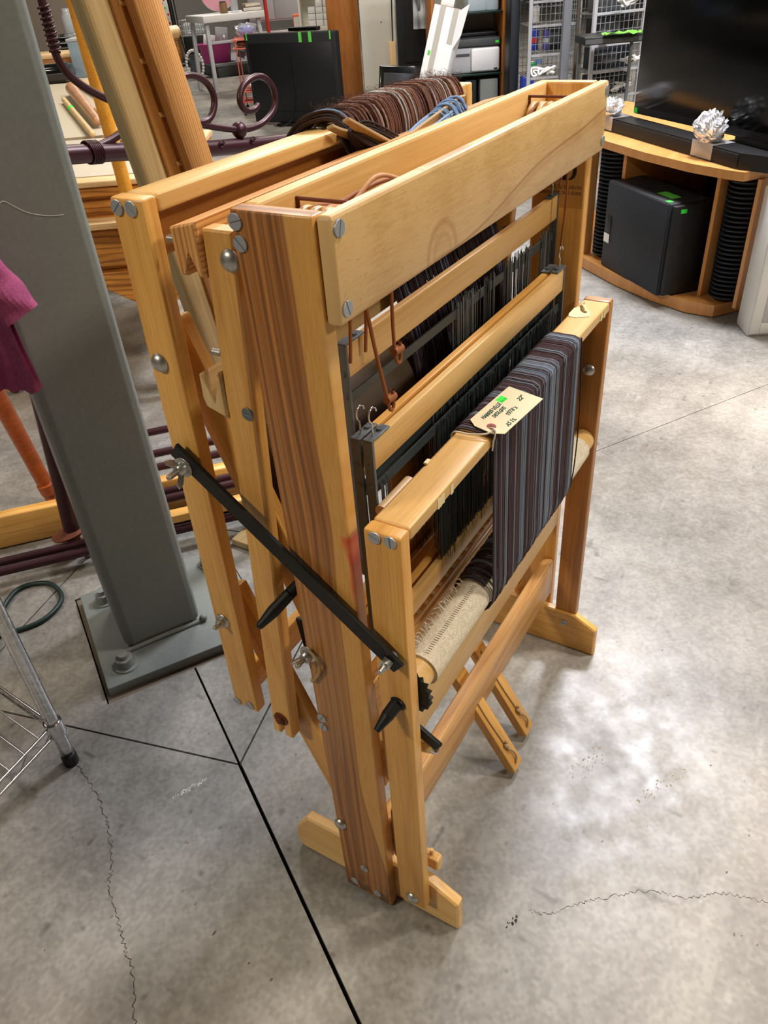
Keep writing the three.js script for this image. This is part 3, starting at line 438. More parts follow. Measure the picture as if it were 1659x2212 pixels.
// treadles
for (const [x, yb, zb] of [[0.327, 0.0, 0.362], [0.411, 0.0, 0.35]]) {
  const tip = [x, 0.0115, zb - 0.004], up = [x, 0.262, zb - 0.158], t = part(loom, 'treadle', beam(tip, up, 0.034, 0.0185, V(1, 0, 0), 0.003), M.maple);
  const d = V(...up).sub(V(...tip)).normalize(), nrm = V(0, -d.z, d.y), on = (k, s, h) => { const p = V(...tip).addScaledVector(d, k).addScaledVector(nrm, 0.0095 + h); return [x + s, p.y, p.z]; };
  part(t, 'tie_cord', merge([tube([on(0.012, -0.004, 0.001), on(0.022, 0.002, 0.005), on(0.035, 0.002, 0.006), on(0.046, -0.002, 0.004)], 0.0022, 14, 6), ball(on(0.047, -0.002, 0.004), 0.005, 1.1, 0.9, 1, 8), ball(on(0.055, -0.004, 0.004), 0.0055, 1, 1, 1, 8), ball(on(0.061, -0.001, 0.006), 0.0035, 1, 1, 1, 8), tube([on(0.058, -0.003, 0.002), on(0.12, -0.006, 0.0014), on(0.2, -0.004, 0.0014)], 0.0015, 12, 5)]), M.cord);
}
// price tag tied to the breast beam
{
  const tg = thing('price_tag', 'manila price tag with green marker writing lying on the warp', 'tag', [0.27, 0.77, 0.34]);
  const ct = canvasTex(1024, 512, (k, w, h) => {
    k.fillStyle = '#ecdcb6'; k.fillRect(0, 0, w, h); const q = rng(61); for (let i = 0; i < 2600; i++) { k.fillStyle = `rgba(${150 + q() * 60},${120 + q() * 50},${70 + q() * 40},0.10)`; k.fillRect(q() * w, q() * h, 2 + q() * 10, 1 + q() * 2); }
    k.fillStyle = '#9a5148'; k.beginPath(); k.arc(118, 300, 60, 0, 7); k.fill(); k.fillStyle = '#1a1410'; k.beginPath(); k.arc(112, 296, 17, 0, 7); k.fill();
    k.fillStyle = '#43f04a'; k.save(); k.translate(700, 92); k.rotate(0.05); k.fillRect(-70, -62, 140, 112); k.fillStyle = '#1c5c22'; k.font = 'bold 46px monospace'; k.textAlign = 'center'; k.fillText('$345.00', 0, 38, 124); k.restore();
    k.fillStyle = '#123f30'; k.strokeStyle = '#123f30'; k.lineWidth = 4; k.textAlign = 'left';
    const wr = (s, x, y, z, sp) => { k.font = `italic bold ${z}px sans-serif`; let p = x; const r = rng(s.length + 7); for (const c of s) { k.save(); k.translate(p, y + (r() - 0.5) * 10); k.rotate((r() - 0.5) * 0.16); k.fillText(c, 0, 0); k.strokeText(c, 0, 0); k.restore(); p += k.measureText(c).width * sp; } };
    wr('HARRIS VILLE', 180, 150, 82, 0.80); wr('DESIGNS', 290, 240, 78, 0.84); wr("1978's", 430, 355, 84, 0.92); wr('AS IS.', 240, 475, 80, 0.94); wr('22"', 800, 300, 92, 0.9);
  });
  const A = [0.226, 0.309], U = V(0.0985, 0, 0.0125), W = V(-0.0185, 0, 0.0525), o = [[0.085, 0], [1, 0], [1, 1], [0.085, 1], [0, 0.75], [0, 0.25]];
  const s = new THREE.Shape(o.map(([u, v]) => new THREE.Vector2(u, 1 - v))), g = new THREE.ExtrudeGeometry(s, { depth: 0.0006, bevelEnabled: false }), p = g.attributes.position, uv = g.attributes.uv;
  for (let i = 0; i < p.count; i++) { const u = p.getX(i), v = 1 - p.getY(i), h = p.getZ(i); uv.setXY(i, u, 1 - v); p.setXYZ(i, A[0] + U.x * u + W.x * v, 0.7712 + h + 0.0025 * v + 0.004 * u * u, A[1] + U.z * u + W.z * v); }
  g.computeVertexNormals(); part(tg, 'card', g, std({ map: ct, roughness: 0.8 }));
  part(tg, 'string', merge([tube([[0.2225, 0.7738, 0.3415], [0.218, 0.776, 0.349], [0.211, 0.7725, 0.343], [0.2045, 0.7705, 0.323], [0.2035, 0.769, 0.303], [0.2035, 0.758, 0.3005], [0.204, 0.749, 0.31]], 0.0011, 40, 6), tube([[0.2225, 0.7738, 0.343], [0.2165, 0.7755, 0.351], [0.213, 0.772, 0.352], [0.2125, 0.764, 0.3505], [0.2125, 0.75, 0.349]], 0.0011, 30, 6), ball([0.2165, 0.7755, 0.3495], 0.0022, 1, 1, 1, 8)]), M.string);
}
// yarn wound on the back beam
{
  const wr = thing('yarn_wrap', 'fuzzy brown and grey wool yarn wound round the back beam', 'yarn', [0.48, 1.05, 0.08]);
  const q = rng(81), S = [[], [], [], []];
  for (let i = 0; i < 260; i++) {
    const x = 0.335 + 0.3 * (i + q()) / 260, r = 0.003 + q() * 0.009 + 0.006 * Math.sin((x - 0.33) / 0.3 * Math.PI), zc = 0.079, hz = 0.0225 + r * 0.7, top = 1.067 + r, lo = 0.985 + q() * 0.02, dx = (q() - 0.5) * 0.008;
    const pts = [[x, lo, zc + hz + 0.004], [x, 1.03, zc + hz + 0.003], [x + dx, 1.062, zc + hz], [x + dx, top - 0.001, zc + hz * 0.62], [x + dx, top + 0.001, zc], [x + dx, top - 0.001, zc - hz * 0.62], [x, 1.06, zc - hz], [x, 1.02, zc - hz - 0.002], [x, lo, zc - hz * 0.6], [x, lo - 0.008, zc]];
    const n = vn(x * 70, 0, 999, 9, 83) * 0.6 + q() * 0.4; S[n < 0.42 ? 0 : n < 0.66 ? 1 : n < 0.78 ? 2 : 3].push(tube(pts, 0.0014, 34, 5, true));
  }
  [['brown_strands', 0x6e4a40], ['rust_strands', 0x805848], ['grey_strands', 0xb0b2b0], ['blue_grey_strands', 0x909cac]].forEach(([n, c], i) => S[i].length && part(wr, n, merge(S[i]), plain(c, 0.98), { kind: 'stuff' }));
  const f = []; for (let i = 0; i < 1400; i++) { const x = 0.335 + q() * 0.3, z = 0.05 + q() * 0.06, y = 1.074 + q() * 0.009; f.push(tube([[x, y, z], [x + (q() - 0.5) * 0.008, y + 0.003 + q() * 0.003, z + (q() - 0.5) * 0.008], [x + (q() - 0.5) * 0.014, y + 0.004 + q() * 0.005, z + (q() - 0.5) * 0.014]], 0.00014, 4, 3)); } part(wr, 'fuzz', merge(f), plain(0x5c3c34, 1), { kind: 'stuff' });
  const loose = (n, col, name, sd, xs, r0) => { const k = rng(sd), gs = []; for (let i = 0; i < n; i++) { const x = xs + (k() - 0.5) * 0.03, d = k() * 0.01; gs.push(tube([[x - 0.004, 1.035, 0.035 - d], [x, 1.06, 0.05 - d], [x + 0.006, 1.072 + d, 0.066], [x + 0.02 + d, 1.073 + d, 0.092], [x + 0.03 + d, 1.05, 0.107 + d], [x + 0.025 + k() * 0.02, 1.015 - k() * 0.03, 0.116 + k() * 0.008]], r0, 30, 5)); } part(wr, name, merge(gs), plain(col, 0.98), { kind: 'stuff' }); };
  loose(60, 0x3e2a26, 'loose_brown_ends', 85, 0.312, 0.0011); loose(2, 0x7e9cc0, 'loose_blue_end', 86, 0.318, 0.0019);
  // notched stick shuttle
  const sh = (name, label, p0, p1, up, yc, dark) => {
    const t = thing(name, label, 'shuttle', p0), a = V(...p0), b = V(...p1), x = b.clone().sub(a), L = x.length(); x.normalize(); const z = x.clone().cross(V(...up)).normalize(), y = z.clone().cross(x), m = new THREE.Matrix4().makeBasis(x, y, z).setPosition(a);
    const o = [[0, -0.011], [0.006, -0.013], [0.008, -0.005], [0.024, -0.004], [0.028, 0.0], [0.024, 0.004], [0.008, 0.005], [0.006, 0.013], [0, 0.011], [-0.004, 0.014]]; const full = [[-0.008, 0.0165], [-0.008, 0.007], [0.006, 0.006], [0.018, 0.003], [0.018, -0.003], [0.006, -0.006], [-0.008, -0.007], [-0.008, -0.0165], [0.02, -0.0165], [L - 0.02, -0.013], [L, -0.012], [L, -0.004], [L - 0.014, -0.0025], [L - 0.014, 0.0025], [L, 0.004], [L, 0.012], [L - 0.02, 0.0165], [0.02, 0.0165]];
    part(t, 'stick', uvBox(poly(full, 0.004, 0.0008).translate(0, 0, -0.002), 0).applyMatrix4(m), M.tan);
    const k = rng(p0[0] * 1000 | 0), gs = []; for (let i = 0; i < 44; i++) { const w = (k() - 0.5) * 0.024, h = 0.004 + k() * yc; const e = [0.014, w * 0.2, 0.001]; gs.push(tube([[e[0], e[1], 0.003], [0.03, w * 0.7, h], [L / 2, w, h + 0.003], [L - 0.03, w * 0.7, h], [L - 0.014, e[1], 0.003], [L - 0.03, w * 0.7, -h], [L / 2, w, -h - 0.003], [0.03, w * 0.7, -h]], 0.0014, 40, 5, true)); }
    part(t, 'wound_yarn', merge(gs).applyMatrix4(m), plain(dark, 0.98), { kind: 'stuff' }); return t;
  };
  sh('stick_shuttle', 'notched stick shuttle wound with dark brown yarn beside the wrapped beam', [0.3, 1.074, 0.119], [0.43, 1.008, 0.138], [0, 0.35, 1], 0.008, 0x2e2020);
  sh('stick_shuttle', 'pale stick shuttle wound with light blue yarn behind the cord box', [0.385, 1.03, 0.144], [0.563, 1.056, 0.144], [0, 1, 0.3], 0.004, 0x86a2c8);
  const tw = []; for (let i = 0; i < 12; i++) { const x = 0.46 + q() * 0.06, y = 1.046 + (x - 0.45) * 0.12 + q() * 0.006; tw.push(tube([[x, y, 0.132], [x + 0.008, y + 0.01, 0.14 + q() * 0.004], [x + 0.012 + q() * 0.014, y + 0.008, 0.152], [x + 0.02, y - 0.005, 0.162]], 0.0015, 14, 5)); } part(wr, 'stray_blue_yarn', merge(tw), plain(0x7c9cc8, 0.98), { kind: 'stuff' });
}
// ------------------------------------------------------------------ behind the loom, left: rack, metal bed, desk
{
  const rk = thing('wooden_rack', 'leaning pine rack of two tall boards with dowel pegs behind the loom', 'rack', [0.66, 0, -0.47]);
  part(rk, 'post', beam([0.708, 0.012, -0.475], [0.463, 1.5, -0.475], 0.06, 0.034, V(1, 0, 0), 0.006), M.pinePale);
  const b = part(rk, 'post', beam([0.745, 0.012, -0.462], [0.503, 1.5, -0.462], 0.045, 0.02, V(1, 0, 0), 0.003), M.deep);
  part(rk, 'rail', beam([0.667, 0.79, -0.435], [0.517, 1.5, -0.435], 0.06, 0.024, V(1, 0, 0), 0.005), M.pine);
  for (let i = 0; i < 6; i++) { const k = i / 6, x = lerp(0.645, 0.54, k), y = lerp(0.86, 1.36, k); part(rk, 'dowel', rod([x - 0.03, y, -0.455], [x + 0.01, y, -0.444], 0.005), M.pine); }
  part(rk, 'peg', rod([0.6, 1.143, -0.445], [0.651, 1.145, -0.44], 0.0095, 0.009, 14), M.pinePale);
  part(rk, 'foot_board', bx(0.62, 0.8, 0, 0.02, -0.56, -0.4, 0.004), M.pinePale);
}
{
  const Z = -0.9, bed = thing('metal_bed', 'dismantled maroon metal bed with scrolled headboard behind the column', 'bed', [0.9, 0, Z]);
  const bar = (p, r, s = 40) => part(bed, 'scroll', tube(p, r, s, 10), M.bedMetal);
  part(bed, 'headboard_bar', tube([[0.5, 0.945, Z], [0.76, 0.909, Z], [0.96, 0.876, Z], [1.15, 0.843, Z], [1.35, 0.815, Z], [1.6, 0.785, Z], [1.9, 0.76, Z]], 0.0205, 50, 14), M.bedMetal);
  const coil = []; for (let i = 0; i <= 140; i++) { const a = i / 140 * 6.283 * 7; coil.push([0.772 + i / 140 * 0.034, 0.909 - i / 140 * 0.005 + Math.cos(a) * 0.024, Z + Math.sin(a) * 0.024]); } part(bed, 'wire_coil', new THREE.TubeGeometry(new THREE.CatmullRomCurve3(coil.map((p) => V(...p))), 280, 0.0021, 6), M.bedMetal);
  const c2 = []; for (let i = 0; i <= 120; i++) { const a = i / 120 * 6.283 * 9; c2.push([0.762 + Math.cos(a) * 0.011, 1.19 - i / 120 * 0.085, Z + Math.sin(a) * 0.011]); } part(bed, 'wire_coil', new THREE.TubeGeometry(new THREE.CatmullRomCurve3(c2.map((p) => V(...p))), 240, 0.0026, 6), M.bedMetal);
  bar([[0.762, 1.5, Z], [0.762, 1.19, Z], [0.761, 1.1, Z], [0.775, 1.068, Z], [0.8, 1.044, Z], [0.84, 1.018, Z], [0.876, 0.999, Z], [0.93, 0.972, Z]], 0.0085);
  bar([[0.806, 0.915, Z], [0.85, 0.921, Z], [0.9, 0.934, Z], [0.95, 0.955, Z], [1.0, 0.982, Z], [1.05, 1.002, Z], [1.1, 1.012, Z], [1.16, 1.012, Z], [1.21, 0.985, Z], [1.224, 0.948, Z], [1.2, 0.912, Z], [1.155, 0.905, Z], [1.115, 0.925, Z], [1.1, 0.95, Z], [1.118, 0.967, Z]], 0.0088, 80);
  bar([[1.1, 0.912, Z], [1.15, 0.902, Z], [1.22, 0.882, Z], [1.3, 0.863, Z], [1.36, 0.857, Z], [1.42, 0.864, Z], [1.475, 0.895, Z], [1.478, 0.94, Z], [1.44, 0.972, Z], [1.39, 0.976, Z], [1.34, 0.957, Z], [1.325, 0.925, Z], [1.345, 0.903, Z], [1.38, 0.9, Z], [1.4, 0.908, Z]], 0.0088, 90);
  part(bed, 'ball_knob', ball([1.303, 0.861, Z], 0.0215, 1, 1, 1, 20), M.bedMetal); part(bed, 'ball_knob', ball([1.147, 0.906, Z], 0.01, 1.3, 0.8, 1, 14), M.bedMetal);
  for (const [x, y] of [[1.2, 0.845], [1.33, 0.83]]) { const s = []; for (let i = 0; i < 26; i++) { const a = i / 26 * 10, r = 0.011 * (1 - i / 34); s.push([x + Math.cos(a) * r, y + Math.sin(a) * r, Z + 0.021 - Math.abs(Math.sin(a) * r) * 0.1]); } part(bed, 'embossed_scroll', tube(s, 0.0018, 40, 5), M.bedMetal); }
  part(bed, 'bed_post', rod([0.41, 0.085, Z], [0.515, 0.96, Z], 0.021, 0.021, 18), M.bedMetal);
  part(bed, 'foot_flange', lathe([[0.00001, 0], [0.012, 0], [0.018, 0.03], [0.045, 0.045], [0.047, 0.05], [0.02, 0.062], [0.00001, 0.062]], 28).rotateX(-0.25).translate(0.408, 0.025, Z), M.rust);
  part(bed, 'hanger_ring', new THREE.TorusGeometry(0.016, 0.003, 8, 24).translate(0.415, 0.019, Z + 0.03), M.black);
  // rails of the frame lying behind the column
  for (const [x, z, y] of [[0.674, -1.26, 0.08], [0.6, -1.14, 0.08], [0.561, -1.067, 0.08], [0.483, -0.952, 0.08], [0.452, -0.928, 0.08], [0.254, -0.986, 0.06], [0.236, -0.958, 0.055]]) part(bed, 'frame_rod', rod([x - (x > 0.4 ? 0.02 : 0.1), y, z - 0.88 * (x > 0.4 ? 0.02 : 0.1)], [x + 0.6, y, z + 0.528], 0.0115, 0.0115, 12), M.bedMetal);
}
{
  for (const [x, z, lab, y0, h, k] of [[0.357, -1.113, 'wide wooden bed slat board lying behind the column', 0.005, 0.095, -0.2], [0.3, -0.93, 'narrow wooden bed slat lying on the maroon rods', 0.073, 0.024, 0.1]]) { const g = beam([x + k, y0 + h / 2, z + 0.88 * k], [x + 0.6, y0 + h / 2, z + 0.528], h, 0.035, V(0, 1, 0), 0.003); solo('bed_slat', lab, 'slat', g, M.maple); }
  solo('table_leg', 'loose turned orange table leg leaning behind the bed post', 'leg', merge([rod([0.545, 0.0, -1.165], at(1.9, -1.045, 0.62), 0.02, 0.027, 16), rod([0.543, 0.04, -1.167], [0.54, 0.07, -1.169], 0.025, 0.025, 16)]), wood(71, [160, 76, 26], [116, 50, 14], {}, 0.35));
  solo('cable', 'dark green cable coiled on the floor by the column', 'cable', tube([[-0.05, 0.006, -0.66], [0.03, 0.006, -0.75], [0.1, 0.006, -0.835], [0.17, 0.006, -0.905], [0.24, 0.006, -0.93], [0.285, 0.006, -0.88], [0.26, 0.006, -0.8], [0.19, 0.006, -0.78], [0.12, 0.006, -0.82], [0.05, 0.008, -0.9], [-0.05, 0.006, -0.98]], 0.006, 90, 8), plain(0x122a26, 0.5));
  // garment hanging from the rack at the left edge of the picture
  const nx = 26, ny = 30, g = new THREE.PlaneGeometry(1, 1, nx, ny), p = g.attributes.position, [ox, , oz] = at(1.12, -0.625);
  for (let i = 0; i < p.count; i++) { const u = p.getX(i) + 0.5, v = 0.5 - p.getY(i); const w = lerp(0.16, 0.2, v), s = (u - 0.5) * w + 0.005 * v, wave = 0.012 * Math.sin(u * 13 + v * 2) + 0.006 * Math.sin(u * 29 + v * 5), y = 1.04 - v * 0.345 + 0.015 * u + 0.002 * Math.sin(u * 40); p.setXYZ(i, ox + RH.x * s - FH.x * wave, y, oz + RH.z * s - FH.z * wave); }
  const g2 = g.clone(); g2.translate(-FH.x * -0.012, 0, -FH.z * -0.012); g.computeVertexNormals(); g2.computeVertexNormals();
  const ct = tex(256, 256, (u, v) => { const k = (vn(u * 128, v * 128, 128, 128, 601) - 0.5) * 26 + (fbm(u, v, 6, 6, 605, 4) - 0.5) * 50; return [148 + k, 66 + k * 0.6, 106 + k * 0.8]; }); const cloth = std({ map: ct, roughness: 0.95, side: THREE.DoubleSide });
  const sh = thing('purple_shirt', 'faded purple shirt hanging at the left edge before the column', 'shirt', [ox, 0.69, oz]);
  part(sh, 'body', merge([g, g2]), cloth);
  const q0 = at(1.1, -0.565, 0.955), q1 = at(1.095, -0.503, 0.838), sl = tube([q0, q0.map((k, i) => lerp(k, q1[i], 0.45) + (i === 1 ? 0.006 : 0)), q1], 0.031, 20, 28); { const q = sl.attributes.position; for (let i = 0; i < q.count; i++) { const w = 0.004 * Math.sin(q.getY(i) * 130 + q.getX(i) * 60); q.setX(i, q.getX(i) - FH.x * w); q.setZ(i, q.getZ(i) - FH.z * w); } sl.computeVertexNormals(); } part(sh, 'sleeve', sl, cloth);
  part(sh, 'hanger', merge([tube([at(1.12, -0.63, 1.325), at(1.12, -0.63, 1.2), at(1.12, -0.625, 1.06)], 0.003, 12, 6), tube([at(1.12, -0.7, 1.03), at(1.12, -0.625, 1.07), at(1.12, -0.55, 1.03)], 0.004, 16, 6)]), M.steel);
  // chrome wire shelf whose corner foot stands at the left
  const f = V(-0.055, 0, -0.403), sf = thing('wire_shelf', 'chrome wire shelving unit with its corner foot beside a floor crack', 'shelf', [f.x, 0, f.z]);
  const a = V(-0.861, 0, 0.1), b = V(0.05, 0, -0.72), cor = [[0, 0], [1, 0], [0, 1], [1, 1]].map(([i, j]) => f.clone().addScaledVector(a, i).addScaledVector(b, j));
  cor.forEach((c, i) => { const gs = [[0.013, 0.03], [0.013, 1.9]], pr = []; for (let y = 0.03; y < 1.9; y += 0.0254) pr.push([0.0125, y], [0.0125, y + 0.0225], [0.0116, y + 0.0235], [0.0116, y + 0.0249]); const m = part(sf, 'post', lathe([[0.00001, 0.03], ...pr, [0.00001, 1.9]], 18).translate(c.x, 0, c.z), M.chrome); part(m, 'foot_cap', lathe([[0.00001, 0], [0.0135, 0], [0.0145, 0.004], [0.0145, 0.02], [0.0125, 0.03], [0.00001, 0.03]], 18).translate(c.x, 0, c.z), M.black);
    for (const y of [0.105, 0.75, 1.35]) part(m, 'collar', lathe([[0.0125, 0], [0.0175, 0.002], [0.0165, 0.034], [0.0125, 0.034]], 20).translate(c.x, y - 0.017, c.z), M.chrome); });
  { const e0 = at(1.12, -0.5, 1.33); part(sf, 'hanging_arm', rod([f.x, 1.33, f.z], e0, 0.007, 0.007, 10), M.chrome); }
  for (const y of [0.105, 0.75, 1.35]) { const w = []; const L = (p, q, r, dy = 0) => w.push(rod([p.x, y + dy, p.z], [q.x, y + dy, q.z], r, r, 8)); for (const dy of [0.008, -0.016]) { L(cor[0], cor[1], 0.0032, dy); L(cor[0], cor[2], 0.0032, dy); L(cor[1], cor[3], 0.0032, dy); L(cor[2], cor[3], 0.0032, dy); }
    for (let i = 1; i < 24; i++) L(cor[0].clone().lerp(cor[1], i / 24), cor[2].clone().lerp(cor[3], i / 24), 0.0019, 0.01); for (const j of [0.33, 0.66]) L(cor[0].clone().lerp(cor[2], j), cor[1].clone().lerp(cor[3], j), 0.003, 0.004);
    for (const [p, q] of [[cor[0], cor[1]], [cor[0], cor[2]]]) for (let i = 0; i < 14; i++) { const s = p.clone().lerp(q, i / 14), e = p.clone().lerp(q, (i + 0.5) / 14), n = p.clone().lerp(q, (i + 1) / 14); w.push(rod([s.x, y + 0.008, s.z], [e.x, y - 0.016, e.z], 0.0016, 0.0016, 6), rod([e.x, y - 0.016, e.z], [n.x, y + 0.008, n.z], 0.0016, 0.0016, 6)); }
    part(sf, 'wire_deck', merge(w), M.chrome, { kind: 'stuff' }); }
  for (const [k, j, y, w, h, c] of [[0.32, 0.4, 0.767, 0.34, 0.4, M.greyDark], [0.75, 0.45, 0.767, 0.3, 0.34, M.navy]]) { const c0 = f.clone().addScaledVector(a, k).addScaledVector(b, j); const t = thing('storage_bin', k < 0.5 ? 'dark grey lidded bin on the wire shelf out of view' : 'navy lidded bin on the wire shelf out of view', 'bin', [c0.x, y, c0.z], undefined, 0, true); part(t, 'tub', bx(-w / 2, w / 2, 0, h, -0.2, 0.2, 0.02), c); part(t, 'lid', bx(-w / 2 - 0.01, w / 2 + 0.01, h, h + 0.02, -0.21, 0.21, 0.006), M.black); }
}
{
  const dk = away('writing_desk', 'golden oak desk with curved apron and pale beige top', 'desk', 2.6, -0.93);
  const x0 = -0.42, x1 = 0.35, zb = -0.8;
  part(dk, 'top', merge([bx(x0 - 0.02, x1 + 0.02, 0.693, 0.712, zb, 0.0, 0.006)]), M.oakPale);
  part(dk, 'writing_surface', bx(x0 + 0.03, x1 - 0.02, 0.712, 0.7145, zb + 0.02, -0.07, 0.001), plain(0xb9ae98, 0.7));
  part(dk, 'moulding', bx(x0 - 0.012, x1 + 0.012, 0.662, 0.692, zb, -0.008, 0.008), M.oak);
  part(dk, 'carcass', bx(x0 + 0.01, x1 - 0.01, 0.4, 0.661, zb + 0.01, -0.04, 0.003), M.oak);
  part(dk, 'pull_out_shelf', bx(x0 + 0.02, x1 - 0.03, 0.572, 0.593, -0.3, 0.035, 0.008), M.oakPale);
  part(dk, 'drawer', bx(x0 + 0.03, x1 - 0.03, 0.605, 0.652, -0.05, -0.03, 0.004), M.oak); part(dk, 'drawer', bx(x0 + 0.03, x1 - 0.03, 0.44, 0.562, -0.05, -0.018, 0.006), M.oak);
  const ap = []; for (let i = 0; i <= 20; i++) { const u = i / 20; ap.push([lerp(x0, x1, u), 0.3 + 0.1 * Math.pow(Math.abs(2 * u - 1), 2.2) * -1 + 0.06 + 0.035 * Math.cos(u * 12.56)]); } ap.push([x1, 0.42], [x0, 0.42]); part(dk, 'apron', uvBox(poly(ap, 0.03, 0.004).translate(0, 0, -0.045), 0), M.oak);
  for (const [x, z] of [[x0 + 0.02, -0.05], [x1 - 0.02, -0.05], [x0 + 0.02, zb + 0.05], [x1 - 0.02, zb + 0.05]]) { const s = x > 0 ? 1 : -1; const c = new THREE.CatmullRomCurve3([V(x, 0.45, z), V(x + s * 0.035, 0.36, z + 0.02), V(x + s * 0.02, 0.22, z + 0.01), V(x - s * 0.01, 0.08, z), V(x + s * 0.01, 0.015, z + 0.01)]); const g = new THREE.TubeGeometry(c, 24, 0.026, 10); const p = g.attributes.position; for (let i = 0; i < p.count; i++) { const k = Math.floor(i / 11) / 24, cc = c.getPoint(k), sc = lerp(1.35, 0.7, smooth(0.1, 0.8, k)) + (k > 0.9 ? 0.4 : 0); p.setXYZ(i, cc.x + (p.getX(i) - cc.x) * sc, Math.max(0.0, cc.y + (p.getY(i) - cc.y) * sc), cc.z + (p.getZ(i) - cc.z) * sc); } g.computeVertexNormals(); part(dk, 'leg', g.toNonIndexed(), M.oak); }
  const tb = thing('trestle_table', 'long beige topped sales table behind the oak desk', 'table', at(5.2, -2)); { const P = [at(3.46, -0.72), at(7.5, -2.04), at(7.9, -3.4), at(3.46, -2.5)].map((p) => [p[0], p[2]]); part(tb, 'top', flat(P, 0.682, 0.03), plain(0xb2a78f, 0.75)); for (const [D, s] of [[3.6, -0.9], [3.6, -2.3], [7.2, -2.1], [7.5, -3.1], [5.4, -1.5]]) part(tb, 'leg', bx(-0.03, 0.03, 0, 0.682, -0.03, 0.03, 0.004).translate(...at(D, s)), M.greyDark); }
  const on = (D, s, y = 0.713) => at(D, s, y);
  const stick = (n, l, p, q, r0, r1, m, cat = 'stick') => solo(n, l, cat, merge([rod(p, q, r0, r1, 14), ball(p, r0 * 1.02, 1, 1, 1, 12), ball(q, r1 * 1.02, 1, 1, 1, 10)]), m);
  stick('bat', 'reddish turned wooden bat lying on the beige table', on(4.84, -1.52, 0.746), on(3.65, -1.075, 0.738), 0.032, 0.018, M.maplePink, 'bat');
  stick('wooden_stick', 'pale stick with a green tape band on the beige table', on(4.54, -1.48, 0.728), on(3.4, -1.035, 0.728), 0.013, 0.012, M.pinePale);
  solo('tape_band', 'lime green tape wrapped round the pale stick', 'tape', rod(on(4.2, -1.347, 0.728), on(4.15, -1.328, 0.728), 0.0142), M.greenNeon);
  stick('wooden_stick', 'long straight pale pole nearest the leaning rack', on(4.1, -1.2, 0.726), on(3.2, -0.86, 0.727), 0.012, 0.012, M.pinePale);
  { const p = on(5.3, -1.58, 0.73), q = on(4.3, -1.14, 0.73); solo('shaped_board', 'pale board with a cut slot lying across the beige table', 'board', beam(p, q, 0.1, 0.03, V(RH.x, 0, RH.z), 0.004), M.oakPale); }
  const dr = solo('broom_handle', 'orange wooden broom handle leaning behind the headboard', 'handle', rod([1.226, 0.0, -1.296], [1.21, 1.5, -1.336], 0.0205, 0.0205, 16), M.dowelOrange); dr.rotation.set(0, 0, 0);
  // goods further along the table
  const bxA = (n, l, c, D, s, y, w, h, d, m, turn = 0, r = 0.004) => { const o = away(n, l, c, D, s, y, turn); part(o, 'body', bx(-w / 2, w / 2, 0, h, -d / 2, d / 2, r), m); return o; };
  const tray = away('serving_tray', 'shiny silver serving tray, lowest of the stack on the table', 'tray', 7.2, -2.1, 0.713, 0, 'silver trays');
  part(tray, 'dish', lathe([[0.00001, 0.004], [0.2, 0.004], [0.25, 0.026], [0.262, 0.03], [0.25, 0.02], [0.2, 0], [0.00001, 0]], 32), M.chrome);
  ['second tray up', 'third tray up', 'fourth tray up', 'topmost tray'].forEach((t, i) => { const c = tray.clone(); c.name = numbered('serving_tray'); c.position.y += 0.034 * (i + 1); c.position.x += 0.02 * (i % 2); c.userData = { ...tray.userData, label: `shiny silver serving tray, ${t} in the stack on the table` }; scene.add(c); });
  const wo = bxA('wooden_box', 'small brown wooden box with a pale lid on the table', 'box', 6.25, -2.0, 0.713, 0.3, 0.09, 0.24, M.cherry); part(wo, 'lid', bx(-0.16, 0.16, 0.09, 0.12, -0.13, 0.13, 0.004), M.oakPale);
  const cs = bxA('black_case', 'black rounded case on the beige table by the column', 'case', 5.6, -1.86, 0.713, 0.26, 0.1, 0.2, M.blackGloss, 0, 0.03); part(cs, 'lid_seam', bx(-0.132, 0.132, 0.05, 0.054, -0.102, 0.102, 0.001), M.greyDark);
  const pn = bxA('weathered_board', 'grey brown weathered board standing at the far table end', 'board', 8.6, -2.72, 0, 0.62, 1.13, 0.05, plain(0x7a6e62, 0.85)); part(pn, 'edge_strip', bx(-0.31, 0.31, 1.13, 1.15, -0.03, 0.03, 0.004), M.greyDark);
  const gb = bxA('green_bin', 'bright green bin beyond the grey panel', 'bin', 9.2, -2.75, 0.9, 0.5, 0.4, 0.3, plain(0x1f9a3a, 0.6)); part(gb, 'stand', bx(-0.22, 0.22, -0.9, 0, -0.12, 0.12, 0.01), M.greyDark);
  const jr = away('glass_jar', 'tall clear glass jar with a green label past the trays', 'jar', 7.6, -2.25, 0.713); part(jr, 'glass', lathe([[0.00001, 0], [0.06, 0], [0.065, 0.02], [0.065, 0.28], [0.05, 0.3], [0.05, 0.33], [0.046, 0.33], [0.046, 0.3], [0.061, 0.28], [0.061, 0.02], [0.00001, 0.006]], 24), M.film); part(jr, 'label', lathe([[0.0655, 0.06], [0.0658, 0.13]], 24), M.green);
  const bc = away('blue_garment', 'blue cloth hanging beyond the silver trays', 'garment', 6.9, -1.82, 0.74); { const n = new THREE.CylinderGeometry(0.1, 0.15, 0.75, 24, 6).toNonIndexed(), p = n.attributes.position; for (let i = 0; i < p.count; i++) { const a = Math.atan2(p.getZ(i), p.getX(i)), k = 1 + 0.12 * Math.sin(a * 5); p.setX(i, p.getX(i) * k); p.setZ(i, p.getZ(i) * k * 0.5); } n.translate(0, 0.375, 0); n.computeVertexNormals(); part(bc, 'cloth', n, M.blueCloth); part(bc, 'belt', new THREE.TorusGeometry(0.125, 0.008, 6, 24).rotateX(Math.PI / 2).scale(1, 1, 0.5).translate(0, 0.36, 0), M.black); }
